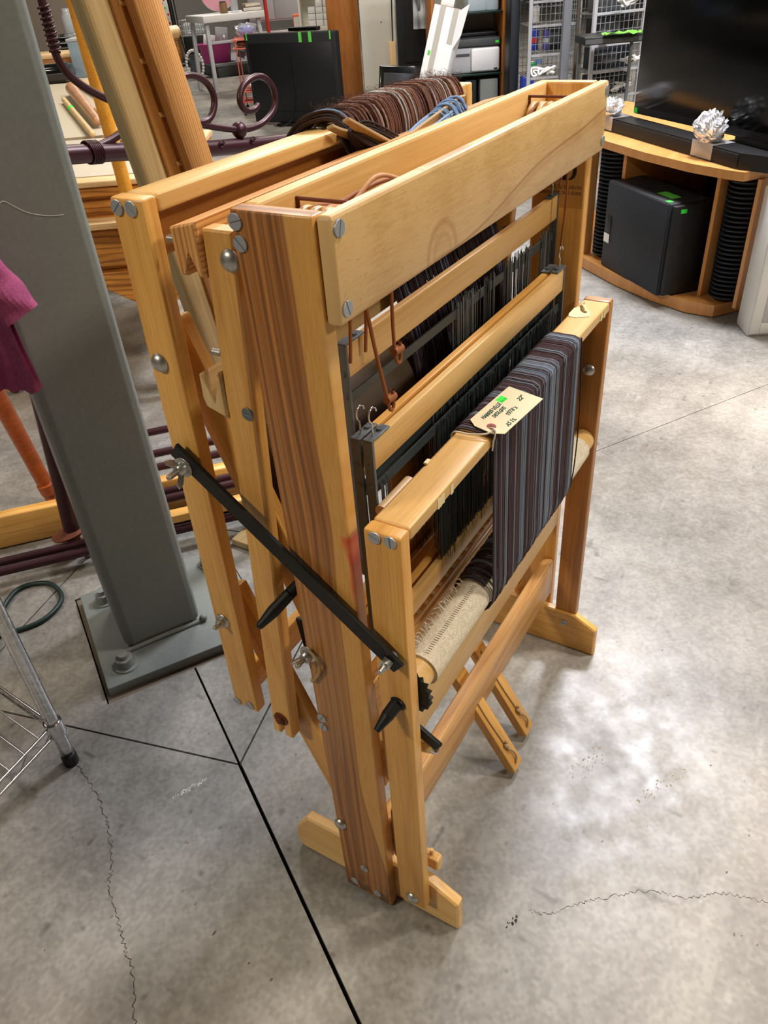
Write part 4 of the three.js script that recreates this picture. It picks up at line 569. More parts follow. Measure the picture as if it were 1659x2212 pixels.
  const gt = away('glass_tank', 'pale blue glass tank on the table behind the orange handle', 'tank', 5.95, -1.56, 0.713); part(gt, 'walls', bx(-0.2, 0.16, 0, 0.2, -0.2, 0.2, 0.004), phys({ color: 0xbfd4e0, roughness: 0.2, transmission: 0.5, thickness: 0 })); part(gt, 'rim', bx(-0.205, 0.165, 0.2, 0.215, -0.205, 0.205, 0.003), M.greyLight);
}
// ------------------------------------------------------------------ far aisle: displays
{
  const T = away('display_table', 'white topped display table on splayed grey legs', 'table', 11, -1.45); T.rotation.y += 0.5;
  part(T, 'top', bx(-0.36, 0.42, 0.72, 0.79, -0.3, 0.3, 0.006), M.white); for (const [x, z] of [[-0.32, 0.26], [0.36, 0.26], [-0.32, -0.26], [0.36, -0.26]]) part(T, 'leg', beam([x * 1.05, 0, z * 1.1], [x * 0.96, 0.72, z * 0.9], 0.045, 0.045, V(0, 0, 1), 0.006), M.greyLight); part(T, 'stretcher', bx(-0.32, 0.36, 0.5, 0.53, 0.2, 0.23, 0.003), M.greyLight);
  const items = [['glass_jar', 'clear lidded jar on the white display table', 'jar', -1.29, 0.045, 0.17, M.film], ['candle_jar', 'stubby brown candle jar on the white display table', 'jar', -1.42, 0.045, 0.12, M.kraft]];
  for (const [n, l, c, s, r, h, m] of items) { const o = away(n, l, c, 10.95, s, 0.791); part(o, 'body', lathe([[0.00001, 0], [r, 0], [r, h * 0.8], [r * 0.8, h * 0.9], [0.00001, h * 0.9]], 20), m); part(o, 'lid', lathe([[0.00001, h * 0.9], [r * 0.85, h * 0.9], [r * 0.85, h], [0.00001, h]], 20), M.greyDark); }
  const bk = (n, l, D, s, y, w, h, d, m, tr = 0) => { const o = away(n, l, 'book', D, s, y, tr); part(o, 'cover', bx(-w / 2, w / 2, 0, h, -d / 2, d / 2, 0.002), m); part(o, 'pages', bx(-w / 2 + 0.004, w / 2 + 0.002, 0.004, h - 0.004, -d / 2 + 0.003, d / 2 + 0.001, 0.001), M.whiteWarm); };
  bk('book', 'maroon book lying on the display table', 11.05, -1.1, 0.791, 0.22, 0.04, 0.16, plain(0x5a2a36, 0.6), 0.2); bk('book', 'tan book on top of the maroon book', 11.05, -1.1, 0.832, 0.18, 0.035, 0.14, M.tan, 0.35);
  const fan = away('paper_fan', 'pale pink round tray leaning on the display table', 'tray', 11.22, -1.5, 0.795); part(fan, 'disc', lathe([[0.00001, 0], [0.2, 0], [0.21, 0.012], [0.00001, 0.012]], 30).rotateX(1.25).translate(0, 0.21, 0), M.pinkPale); part(fan, 'rim', new THREE.TorusGeometry(0.205, 0.008, 8, 40).rotateX(Math.PI / 2 + 1.25).translate(0, 0.21, 0), M.white);
  const pf = away('display_platform', 'low grey display platform under the far goods', 'platform', 12.9, -1.45); pf.rotation.y += 0.45; part(pf, 'base', bx(-0.6, 0.9, 0, 0.13, -0.9, 0.45, 0.004), M.greyDark); part(pf, 'top', bx(-0.62, 0.92, 0.13, 0.165, -0.92, 0.47, 0.004), M.grey);
  const tub = away('pink_tub', 'magenta plastic tub of picture frames on the grey platform', 'tub', 12.5, -1.82, 0.166); { const h = 0.22; part(tub, 'bin', lathe([[0.00001, 0.004], [0.19, 0.004], [0.225, h], [0.245, h], [0.245, h + 0.01], [0.222, h + 0.01], [0.185, 0.01], [0.00001, 0.01]], 28).scale(1, 1, 0.75), M.pink); }
  for (const [s, D, w, h, t, m, l] of [[-1.93, 12.5, 0.16, 0.3, 0.1, M.white, 'white picture frame standing in the pink tub'], [-1.74, 12.5, 0.17, 0.38, 0.08, M.greyLight, 'pale grey picture frame leaning in the pink tub'], [-1.5, 12.6, 0.1, 0.48, 0.3, M.greyDark, 'dark narrow frame propped beside the pink tub'], [-1.42, 12.7, 0.24, 0.3, 0.1, M.salmon, 'salmon pink frame behind the dark frame']]) { const o = away('picture_frame', l, 'frame', D, s, 0.19); const gr = beam([0, 0, 0], [t * 0.5, h, -0.06], w, 0.025, V(1, 0, 0), 0.003); part(o, 'frame', gr, m); part(o, 'picture', beam([t * 0.08, h * 0.16, 0.004], [t * 0.42, h * 0.84, -0.036], w * 0.7, 0.025, V(1, 0, 0), 0.001), M.film); }
  const lp = away('floor_lamp', 'black floor lamp with a heavy round base in the far aisle', 'lamp', 14.4, -2.66); part(lp, 'base', lathe([[0.00001, 0], [0.24, 0], [0.26, 0.02], [0.24, 0.05], [0.06, 0.085], [0.00001, 0.09]], 32), M.black); part(lp, 'pole', rod([0, 0.08, 0], [-0.05, 1.7, 0], 0.035, 0.03, 16), M.black); part(lp, 'switch_cord', tube([[0.02, 1.5, 0.03], [0.05, 1.0, 0.05], [0.06, 0.4, 0.04], [0.1, 0.08, 0.06]], 0.01, 20, 6), M.blackSoft);
  const pk = away('dotted_cloth', 'white cloth with red and green dots hanging by the floor lamp', 'cloth', 14.8, -2.84, 0.5); part(pk, 'panel', bx(-0.075, 0.075, 0, 0.8, -0.012, 0.012, 0.004), M.white); [[-0.02, 0.1, M.red], [0.03, 0.18, M.red], [0.0, 0.27, M.green], [-0.04, 0.33, M.red], [0.0, 0.38, M.red], [0.03, 0.06, M.red]].forEach(([x, y, m]) => part(pk, 'dot', lathe([[0.00001, 0], [0.017, 0], [0.016, 0.002], [0.00001, 0.002]], 16).rotateX(Math.PI / 2).translate(x, y, 0.012), m)); part(pk, 'hanger', rod([0, 0.8, 0], [0, 1.2, -0.05], 0.006), M.steel); part(pk, 'stand', rod([0, -0.5, -0.02], [0, 0.02, -0.02], 0.01), M.steel);
  const box2 = (n, l, c, D, s, y, w, h, d, m, extra, turn = 0) => { const o = away(n, l, c, D, s, y, turn); part(o, 'body', bx(-w / 2, w / 2, 0, h, -d / 2, d / 2, 0.006), m); if (extra) extra(o); return o; };
  box2('wooden_crate', 'golden wooden crate on the floor behind the lamp', 'crate', 14.4, -2.84, 0, 0.42, 0.4, 0.35, M.oak, (o) => { part(o, 'rim', bx(-0.23, 0.23, 0.36, 0.42, -0.19, 0.19, 0.008), M.oak); part(o, 'batten', bx(-0.03, 0.03, 0.02, 0.36, 0.176, 0.19, 0.003), M.oakPale); });
  box2('yellow_carton', 'yellow carton on the wooden shelf at the far left', 'carton', 15.55, -3.17, 0.621, 0.16, 0.17, 0.12, M.yellow, (o) => part(o, 'label', bx(-0.05, 0.05, 0.05, 0.12, 0.061, 0.064, 0), M.navy));
  box2('wooden_shelf', 'wooden shelf unit at the far left of the aisle', 'shelf', 15.7, -3.25, 0, 0.34, 0.62, 0.4, M.cherry, (o) => { part(o, 'upper_rail', bx(-0.3, 0.3, 0.83, 0.9, -0.02, 0.02, 0.006), M.oak); for (const x of [-0.28, 0.28]) part(o, 'post', bx(x - 0.02, x + 0.02, 0, 0.92, -0.05, -0.01, 0.003), M.cherry); });
  const wb = away('wire_basket', 'silver wire basket of wrapped goods left of the white table', 'basket', 14.1, -2.32, 0.42); { const w = []; for (let i = 0; i <= 12; i++) { const x = -0.2 + i * 0.0333; w.push(rod([x, 0, 0.15], [x, 0.2, 0.17], 0.004, 0.004, 5), rod([x, 0, -0.15], [x, 0.2, -0.17], 0.004, 0.004, 5)); } for (let i = 0; i <= 3; i++) for (const z of [0.16, -0.16]) w.push(rod([-0.2, i * 0.066, z], [0.2, i * 0.066, z], 0.004, 0.004, 5)); part(wb, 'wires', merge(w), M.zinc, { kind: 'stuff' }); part(wb, 'wrapped_goods', bx(-0.17, 0.17, 0.01, 0.17, -0.12, 0.12, 0.05), M.film); part(wb, 'stand', bx(-0.18, 0.18, -0.42, -0.01, -0.13, 0.13, 0.01), M.black); }
  const bd = away('bead_string', 'string of white beads hanging beside the pink tub', 'beads', 12.2, -2.12, 0.0); { const gs = []; for (let i = 0; i < 26; i++) { const a = i / 26 * 6.283; gs.push(ball([Math.cos(a) * 0.11 + 0.03, 0.18 + Math.sin(a) * 0.17, 0], 0.02, 1, 1, 1, 10)); } gs.forEach((g) => part(bd, 'bead', g, M.white)); part(bd, 'strand', new THREE.TorusGeometry(0.11, 0.004, 5, 40).scale(1, 1.5, 1).translate(0.03, 0.18, 0), M.string); part(bd, 'card', bx(-0.03, 0.08, 0.02, 0.3, -0.03, -0.022, 0.002), M.greyDark); }
  box2('grey_cabinet', 'light grey metal cabinet behind the red pole', 'cabinet', 12.2, -0.9, 0.62, 0.68, 0.5, 0.4, M.greyLight, (o) => { part(o, 'door', bx(-0.33, -0.005, 0.02, 0.48, 0.201, 0.212, 0.003), M.greyLight); part(o, 'door', bx(0.005, 0.33, 0.02, 0.48, 0.201, 0.212, 0.003), M.greyLight); for (const x of [-0.3, 0.3]) part(o, 'leg', bx(x - 0.02, x + 0.02, -0.62, 0, -0.02, 0.02, 0.003), M.grey); part(o, 'lower_shelf', bx(-0.33, 0.33, -0.14, -0.11, -0.18, 0.18, 0.003), M.white); });
  box2('red_bin', 'dark red bin on the floor under the grey cabinet', 'bin', 11.85, -0.97, 0, 0.36, 0.44, 0.3, plain(0x8a1a1c, 0.5), (o) => part(o, 'rim', bx(-0.2, 0.2, 0.43, 0.46, -0.17, 0.17, 0.006), M.red));
  box2('orange_bin', 'orange box left of the white shelf unit', 'box', 10.6, -0.54, 0, 0.1, 0.74, 0.3, M.orange, (o) => part(o, 'label', bx(-0.04, 0.04, 0.62, 0.72, 0.151, 0.154, 0), M.white));
  const rp = away('red_stand', 'thin red pole rising behind the folding rack', 'pole', 10, -0.838); part(rp, 'pole', rod([0, 0, 0], [-0.01, 1.5, 0], 0.02, 0.02, 14), M.red); part(rp, 'base', lathe([[0.00001, 0], [0.15, 0], [0.15, 0.02], [0.02, 0.03], [0.00001, 0.03]], 24), M.red);
  const ct = away('salmon_rack', 'salmon pink wire rack trolley on black casters left of the floor television', 'trolley', 8.9, -1.01); for (const [y, s] of [[0.645, 1], [0.575, 1], [0.2, 1], [0.11, 1]]) part(ct, 'shelf', merge([bx(-0.1, 0.16, y, y + 0.012, 0.14, 0.155, 0.003), bx(-0.1, 0.16, y, y + 0.012, -0.155, -0.14, 0.003), bx(-0.1, -0.088, y, y + 0.012, -0.14, 0.14, 0.003), bx(0.148, 0.16, y, y + 0.012, -0.14, 0.14, 0.003), bx(-0.09, 0.15, y + 0.002, y + 0.006, -0.14, 0.14, 0)]), M.salmon); for (const [x, z] of [[-0.07, 0.13], [0.14, 0.13], [-0.07, -0.13], [0.14, -0.13]]) { part(ct, 'post', rod([x, 0.05, z], [x, 0.66, z], 0.006), M.salmon); part(ct, 'caster', rod([x - 0.012, 0.03, z], [x + 0.012, 0.03, z], 0.03, 0.03, 14), M.black); }
  const bag = (n, l, D, s, y, w, h, m, m2) => { const o = away(n, l, 'bag', D, s, y), g = new THREE.SphereGeometry(1, 26, 18).toNonIndexed(), p = g.attributes.position; for (let i = 0; i < p.count; i++) { const k = 1 + 0.16 * (fbm(p.getX(i) * 0.5 + 0.5, p.getY(i) * 0.5 + 0.5, 6, 6, 701, 3) - 0.5) * 3; p.setXYZ(i, p.getX(i) * w * k, (p.getY(i) + 1) * h * 0.5 * k, p.getZ(i) * 0.1 * k); } g.computeVertexNormals(); part(o, 'bag', g, m); part(o, 'contents', ball([0, h * 0.42, 0], w * 0.7, 1, h / w * 0.5, 0.1 / w, 14), m2); };
  bag('plastic_bag', 'zip bag of blue and purple toys on the upper salmon rack', 8.9, -0.97, 0.66, 0.11, 0.13, M.film, plain(0x6a7ad0, 0.6)); bag('plastic_bag', 'clear bag of craft bits on the lower salmon rack', 8.88, -0.98, 0.215, 0.11, 0.07, M.film, M.salmon); bag('wicker_pouch', 'brown wicker pouch in the middle of the salmon rack', 8.9, -1.02, 0.588, 0.06, 0.055, M.kraft, M.kraft);
  // television on the floor
  const tv = away('floor_television', 'large flat television standing on the floor with green tape strips', 'television', 7.93, -0.49, 0, -0.5); part(tv, 'bezel', bx(-0.47, 0.47, 0.02, 0.735, -0.05, 0.03, 0.012), M.blackSoft); part(tv, 'screen', bx(-0.43, 0.43, 0.12, 0.66, 0.0305, 0.034, 0.001), M.screenMatte); part(tv, 'foot', bx(-0.2, 0.2, 0, 0.02, -0.1, 0.09, 0.005), M.black); part(tv, 'cord', tube([[0.0, 0.6, 0.045], [-0.01, 0.4, 0.05], [0.0, 0.2, 0.05], [-0.05, 0.05, 0.06], [-0.1, 0.01, 0.12], [-0.22, 0.008, 0.1]], 0.004, 30, 6), M.black);
  for (const [x, w, h] of [[-0.44, 0.012, 0.05], [0.12, 0.03, 0.12], [0.22, 0.03, 0.08], [0.42, 0.014, 0.06]]) part(tv, 'green_tape', bx(x - w / 2, x + w / 2, 0.735 - h, 0.7365, 0.0302, 0.0318, 0), M.green);
  const vd = box2('video_player', 'slim black video player lying on top of the floor television', 'player', 7.95, -0.36, 0.736, 0.3, 0.03, 0.06, M.black, (o) => part(o, 'face', bx(-0.14, 0.14, 0.006, 0.024, 0.031, 0.034, 0.001), M.screen), -0.5);
}
// ------------------------------------------------------------------ centre back: shelf, partition, cabinet
{
  const sh = away('white_shelf', 'white shelf unit of papers left of the brown wood panel', 'shelf', 9.3, -0.3); part(sh, 'side', bx(-0.16, -0.14, 0, 1.5, -0.4, 0, 0.003), M.whiteWarm); part(sh, 'back', bx(-0.14, 0.2, 0, 1.5, -0.42, -0.4, 0.003), M.whiteWarm); for (const y of [0.68, 0.3, 1.2]) part(sh, 'board', bx(-0.139, 0.2, y - 0.05, y, -0.399, 0, 0.003), M.whiteWarm);
  for (let i = 0; i < 3; i++) { const o = away('paper_stack', ['tall white paper stack at the right of the white shelf', 'middle paper stack on the white shelf', 'low sloping paper stack on the white shelf'][i], 'papers', 9.38, -0.175 - i * 0.078, 0.682); for (let k = 0; k < 5 - i; k++) part(o, 'ream', bx(-0.036 + k * 0.002, 0.036, k * 0.055, k * 0.055 + 0.052, -0.15 - k * 0.004, 0.06, 0.002), M.white); }
  const wp = away('wood_panel', 'tall brown wood veneer panel beside the white partition', 'panel', 8.3, 0.0); part(wp, 'board', bx(-0.16, 0.12, 0, 1.9, -0.03, 0, 0.003), M.cherry); part(wp, 'edge', bx(0.121, 0.128, 0, 1.9, -0.3, 0, 0.001), M.deep); part(wp, 'brace', bx(-0.16, 0.12, 0, 0.06, -0.4, -0.031, 0.003), M.cherry);
  const pa = away('partition_post', 'off-white painted post between the wood panel and black screens', 'post', 8.0, 0.29); part(pa, 'face', bx(-0.155, 0.155, 0, CEILING - 0.01, -0.2, 0, 0.004), M.whiteWarm); part(pa, 'side_strip', bx(0.156, 0.22, 0, 2.4, -0.24, -0.04, 0.003), M.greyLight); part(pa, 'wire', tube([[0.125, 1.5, 0.008], [0.13, 1.0, 0.009], [0.122, 0.6, 0.009], [0.128, 0.1, 0.012]], 0.005, 20, 6), M.black); part(pa, 'wood_strip', bx(0.09, 0.145, 0.1, 0.6, 0.0005, 0.02, 0.003), M.oakPale); part(pa, 'screw_hole', ball([0.03, 0.75, 0.0], 0.006, 1, 1, 0.3, 8), M.greyDark);
  const bt = away('wall_television', 'big black television behind the small tilted monitor', 'television', 7.0, 0.82, 0); part(bt, 'bezel', bx(-0.42, 0.45, 0.46, 1.3, -0.06, 0, 0.012), M.blackSoft); part(bt, 'screen', bx(-0.36, 0.42, 0.53, 1.25, 0.0005, 0.006, 0.001), M.screenMatte); part(bt, 'pedestal', bx(-0.3, 0.3, 0, 0.46, -0.2, -0.05, 0.01), M.black);
  const pb = away('hanging_bag', 'clear plastic bag hanging down the big black television screen', 'bag', 6.93, 0.575, 0.75); { const g = new THREE.PlaneGeometry(0.1, 0.4, 12, 24).toNonIndexed(), p = g.attributes.position; for (let i = 0; i < p.count; i++) p.setZ(i, 0.012 * Math.sin(p.getX(i) * 120 + p.getY(i) * 9) + 0.008 * Math.sin(p.getY(i) * 40)); g.translate(0, 0.2, 0); g.computeVertexNormals(); const b = g.clone().translate(0, 0, -0.02); part(pb, 'film', merge([g, b]), phys({ color: 0xdfe3e8, roughness: 0.2, transmission: 0.35, thickness: 0, side: THREE.DoubleSide })); part(pb, 'remote', bx(-0.02, 0.02, 0.12, 0.3, -0.016, -0.004, 0.004), M.grey); }
  const sm = away('small_monitor', 'small glossy black monitor leaning at the foot of the partition', 'monitor', 6.02, 0.385); { const tilt = (g) => g.rotateX(-0.12).rotateZ(-0.1); part(sm, 'bezel', tilt(bx(-0.23, 0.2, 0.02, 0.6, -0.025, 0.02, 0.01)), M.blackGloss); part(sm, 'screen', tilt(bx(-0.2, 0.17, 0.07, 0.555, 0.0205, 0.023, 0.001)), M.screenMatte); part(sm, 'foot', bx(-0.14, 0.12, 0, 0.05, -0.1, 0.06, 0.008), M.black); }
  const wbx = away('white_carton', 'long white cardboard carton leaning with a torn open top', 'carton', 5.5, 0.36); { const tilt = (g) => g.rotateX(-0.1).rotateY(-0.35).rotateZ(-0.25); part(wbx, 'body', tilt(bx(-0.085, 0.085, 0.0, 0.99, -0.16, 0, 0.003)), M.white); const fl = part(wbx, 'flap', tilt(poly([[0.086, 0.78], [0.086, 0.99], [0.13, 1.03], [0.12, 0.86]], 0.004).translate(0, 0, -0.003)), M.white); part(wbx, 'flap', tilt(bx(-0.085, 0.0, 0.99, 1.05, -0.16, -0.155, 0.001)), M.white); part(wbx, 'packing_tape', tilt(bx(-0.045, -0.01, 0.6, 0.991, 0.0003, 0.001, 0)), phys({ color: 0xcfcabe, roughness: 0.2, transmission: 0.2, thickness: 0 })); part(wbx, 'packing_tape', tilt(bx(0.04, 0.075, 0.8, 0.991, 0.0003, 0.001, 0)), phys({ color: 0xcfcabe, roughness: 0.2, transmission: 0.2, thickness: 0 })); part(wbx, 'green_sticker', tilt(bx(-0.065, -0.05, 0.72, 0.745, 0.0003, 0.0012, 0)), M.green); part(wbx, 'inside', tilt(bx(-0.078, 0.078, 0.991, 0.994, -0.15, -0.01, 0)), M.kraft); }
  // glass shelved entertainment cabinet
  const cb = away('media_cabinet', 'orange brown wood cabinet with glass shelves holding a printer', 'cabinet', 6.2, 0.85); part(cb, 'side_panel', bx(0.235, 0.262, 0, 1.4, -0.42, 0, 0.003), M.cherry); part(cb, 'side_panel', bx(-0.262, -0.235, 0, 1.4, -0.42, 0, 0.003), M.cherry); part(cb, 'back_panel', bx(-0.235, 0.235, 0, 1.4, -0.425, -0.415, 0.002), plain(0x9a9a90, 0.7)); for (const y of [0.49, 0.86]) { const g = part(cb, 'glass_shelf', bx(-0.233, 0.233, y, y + 0.01, -0.41, -0.01, 0.001), phys({ color: 0x4a6660, roughness: 0.08, transmission: 0.4, thickness: 0 })); part(g, 'shelf_edge', bx(-0.233, 0.233, y, y + 0.01, -0.0095, -0.006, 0.001), plain(0x1c2c28, 0.2)); } part(cb, 'bottom', bx(-0.234, 0.234, 0.05, 0.08, -0.41, 0, 0.003), M.cherry);
  const pr = away('printer', 'white desktop printer with a dark control panel on the glass shelf', 'printer', 6.25, 0.9, 0.501); part(pr, 'body', bx(-0.17, 0.175, 0, 0.165, -0.3, 0, 0.02), M.greyLight); part(pr, 'front_cover', bx(-0.03, 0.17, 0.012, 0.155, 0.001, 0.03, 0.02), M.white); part(pr, 'control_panel', bx(-0.17, 0.175, 0.166, 0.215, -0.28, 0.015, 0.01), M.greyDark); part(pr, 'scanner_lid', bx(-0.165, 0.17, 0.216, 0.245, -0.3, -0.1, 0.01), M.black); part(pr, 'paper_slot', bx(-0.15, -0.04, 0.11, 0.125, 0.0005, 0.006, 0.001), M.greyDark); part(pr, 'green_sticker', bx(0.14, 0.165, 0.18, 0.195, 0.0155, 0.0175, 0), M.greenNeon); part(pr, 'badge', bx(0.13, 0.155, 0.02, 0.03, 0.0305, 0.032, 0), M.black);
  const to = away('plastic_tote', 'translucent grey plastic tote on the upper glass shelf', 'tote', 6.3, 0.96, 0.871); part(to, 'tub', bx(-0.11, 0.1, 0, 0.16, -0.2, 0.05, 0.012), plain(0xaebcc2, 0.45)); part(to, 'rib', bx(0.01, 0.02, 0.01, 0.15, 0.0505, 0.056, 0.002), M.greyLight); part(to, 'lid', bx(-0.12, 0.11, 0.16, 0.18, -0.21, 0.06, 0.005), M.greyLight);
  const dv = [['book', 'black box with a red light under the printer shelf', 0.76, 0.1, 0.36, M.black], ['book', 'dark case with a yellow strip under the printer shelf', 0.87, 0.08, 0.38, M.blackSoft], ['book', 'pale grey filing box under the printer shelf', 1.0, 0.13, 0.38, plain(0x8a8c84, 0.6)]]; dv.forEach(([, l, s, w, h, m], i) => { const o = away('media_case', l, 'case', 6.3, s, 0.081); part(o, 'body', bx(-w / 2, w / 2, 0, h, -0.2, 0.06, 0.006), m); part(o, 'strip', bx(-w * 0.3, w * 0.1, h * 0.55, h * 0.6 + (i === 1 ? 0.08 : 0), 0.0605, 0.064, 0), [M.red, M.yellow, M.greyDark][i]); });
  const st = away('tall_speaker', 'slim black upright cabinet side next to the wire shelving', 'speaker', 5.93, 1.118); part(st, 'body', bx(-0.03, 0.03, 0, 1.3, -0.2, 0, 0.004), M.black); part(st, 'trim', bx(-0.028, 0.028, 0.02, 1.28, 0.0003, 0.004, 0.001), M.navy);
}
// ------------------------------------------------------------------ right back: wire shelving full of goods
{
  const grid = (x0, x1, y0, y1, nx, ny, z, r) => { const w = []; for (let i = 0; i <= nx; i++) { const x = lerp(x0, x1, i / nx); w.push(new THREE.BoxGeometry(r * 2, y1 - y0, r * 2).translate(x, (y0 + y1) / 2, z)); } for (let j = 0; j <= ny; j++) { const y = lerp(y0, y1, j / ny); w.push(new THREE.BoxGeometry(x1 - x0, r * 2, r * 2).translate((x0 + x1) / 2, y, z)); } return merge(w); };
  const unit = (l, D, s, turn, w, levels, dp = 0.4) => { const o = away('wire_shelving', l, 'shelving', D, s, 0, turn); for (const [x, z] of [[0, 0], [w, 0], [0, -dp], [w, -dp]]) part(o, 'post', bx(x - 0.011, x + 0.011, 0, 1.7, z - 0.011, z + 0.011, 0.003), M.greyLight); for (const y of levels) { part(o, 'front_rail', bx(0.012, w - 0.012, y, y + 0.014, -0.008, 0.008, 0.002), M.greyLight); part(o, 'shelf_wires', grid(0, w, 0, dp, 12, 8, 0, 0.0016).rotateX(-Math.PI / 2).translate(0, y + 0.005, 0), M.zinc, { kind: 'stuff' }); } part(o, 'front_grid', grid(0.01, w - 0.01, 0.3, 1.66, 10, 34, 0.001, 0.0015), M.zincDull, { kind: 'stuff' }); part(o, 'back_grid', grid(0.01, w - 0.01, 0.3, 1.66, 10, 28, -dp, 0.0014), M.grey, { kind: 'stuff' }); return o; };
  unit('silver wire grid shelving left of the grey square post', 5.7, 1.172, 0, 0.31, [0.5, 0.63, 0.79, 0.92]); unit('silver wire grid shelving turned towards the big television', 5.25, 1.455, 0.3, 0.34, [0.42, 0.56, 0.7, 0.86], 0.28);
  const gp = away('square_post', 'grey square metal post in front of the wire shelving', 'post', 5.2, 1.285); part(gp, 'tube', bx(-0.024, 0.024, 0.012, 1.8, -0.048, 0, 0.005), plain(0x7c8088, 0.45, 0.3)); part(gp, 'foot_plate', bx(-0.06, 0.06, 0, 0.012, -0.085, 0.035, 0.003), M.grey);
  const bp = away('thin_pole', 'thin brown metal pole beside the grey square post', 'pole', 5.32, 1.375); part(bp, 'tube', rod([0, 0.01, 0], [0, 1.8, 0], 0.01, 0.01, 12), plain(0x5c5248, 0.5, 0.4)); part(bp, 'foot', lathe([[0.00001, 0], [0.03, 0], [0.03, 0.008], [0.012, 0.014], [0.00001, 0.014]], 18), M.black);
  const goods = [['can', 'blue and red striped can on the left wire shelving', 1.2, 0.66, 0.028, 0.14, M.blue, M.red], ['can', 'white capped spray can above the striped can', 1.205, 0.815, 0.026, 0.11, M.white, M.whiteWarm], ['bottle', 'violet bottle beside the grey square post', 1.29, 0.66, 0.03, 0.13, plain(0x6a60c0, 0.3), M.white], ['bottle', 'green bottle low on the left wire shelving', 1.2, 0.535, 0.026, 0.06, plain(0x1fa050, 0.3), M.white], ['bottle', 'pale blue bottle low on the left wire shelving', 1.24, 0.535, 0.02, 0.085, plain(0x7aa8e0, 0.25), M.white]];
  for (const [n, l, s, y, r, h, m, m2] of goods) { const o = away(n, l, n, 5.9, s + 0.04, y - 0.01); part(o, 'body', lathe([[0.00001, 0], [r, 0], [r, h * 0.8], [r * 0.5, h * 0.9], [0.00001, h * 0.9]], 18), m); part(o, 'cap', lathe([[0.00001, h * 0.9], [r * 0.5, h * 0.9], [r * 0.5, h], [0.00001, h]], 14), m2); part(o, 'band', lathe([[r * 1.01, h * 0.3], [r * 1.01, h * 0.5]], 18), m2); }
  const bxs = [['blue folder box low at the left of the wire shelving', 1.2, 5.9, 0.3, 0.07, 0.2, M.blue], ['dark appliance on the top left wire shelf', 1.29, 5.92, 0.93, 0.26, 0.2, M.black], ['dark carton on the middle left wire shelf', 1.39, 5.95, 0.64, 0.13, 0.14, M.blackSoft], ['black device on the right wire shelf behind the green sheet', 1.6, 5.45, 0.71, 0.26, 0.13, M.black], ['dark grey gadget high on the right wire shelf', 1.6, 5.45, 0.87, 0.26, 0.12, M.greyDark], ['navy box on the lower right wire shelf', 1.6, 5.45, 0.57, 0.26, 0.12, M.navy], ['black radio on the lowest right wire shelf', 1.6, 5.45, 0.43, 0.26, 0.11, M.black]];
  for (const [l, s, D, y, w, h, m] of bxs) { const o = away('boxed_item', l, 'box', D, s, y, D < 5.6 ? 0.3 : 0); part(o, 'body', bx(-w / 2, w / 2, 0, h, -0.05, 0.08, 0.006), m); part(o, 'face_panel', bx(-w * 0.4, w * 0.1, h * 0.25, h * 0.75, 0.0803, 0.083, 0.001), M.greyDark); }
  const cl = []; for (let i = 0; i < 5; i++) { const o = away('cable_bundle', ['white cable bundle on the top right wire shelf', 'looped white cable beside the big television', 'grey cable coil on the middle right wire shelf', 'tangle of white cord low on the right wire shelf', 'pale cord bundle on the left wire shelf'][i], 'cable', 5.2, [1.62, 1.68, 1.52, 1.64, 1.16][i], [0.885, 0.6, 0.725, 0.455, 0.57][i]); const q = rng(800 + i), p = []; for (let k = 0; k < 14; k++) p.push([(q() - 0.5) * 0.14, q() * 0.05 + 0.01, (q() - 0.5) * 0.06]); part(o, 'coil', tube(p, 0.006, 90, 6), i === 2 ? M.grey : M.white); part(o, 'tie', new THREE.TorusGeometry(0.012, 0.003, 6, 14).translate(0, 0.03, 0), M.black); }
  const ds = away('flat_player', 'flat black player on a stand with a green paper sheet on top', 'player', 4.95, 1.49, 0); part(ds, 'case', bx(-0.17, 0.19, 0.745, 0.785, -0.2, 0.02, 0.004), M.black); part(ds, 'face', bx(-0.165, 0.185, 0.75, 0.772, 0.0203, 0.023, 0.001), M.greyDark); for (const x of [-0.14, 0.16]) part(ds, 'stand_leg', bx(x - 0.008, x + 0.008, 0, 0.744, -0.19, -0.174, 0.002), M.steel);
  const gp2 = away('green_paper', 'crumpled bright green paper on the flat black player', 'paper', 4.92, 1.52, 0.786); { const g = new THREE.PlaneGeometry(0.2, 0.1, 16, 8).rotateX(-Math.PI / 2).toNonIndexed(), p = g.attributes.position; for (let i = 0; i < p.count; i++) p.setY(i, 0.002 + 0.016 * vn(p.getX(i) * 40 + 20, p.getZ(i) * 40 + 20, 99, 99, 811)); g.computeVertexNormals(); part(gp2, 'sheet', g, std({ color: 0x6fc040, roughness: 0.8, side: THREE.DoubleSide })); part(gp2, 'tape', bx(0.1, 0.13, 0.001, 0.003, 0.04, 0.05, 0), M.greenNeon); }
}
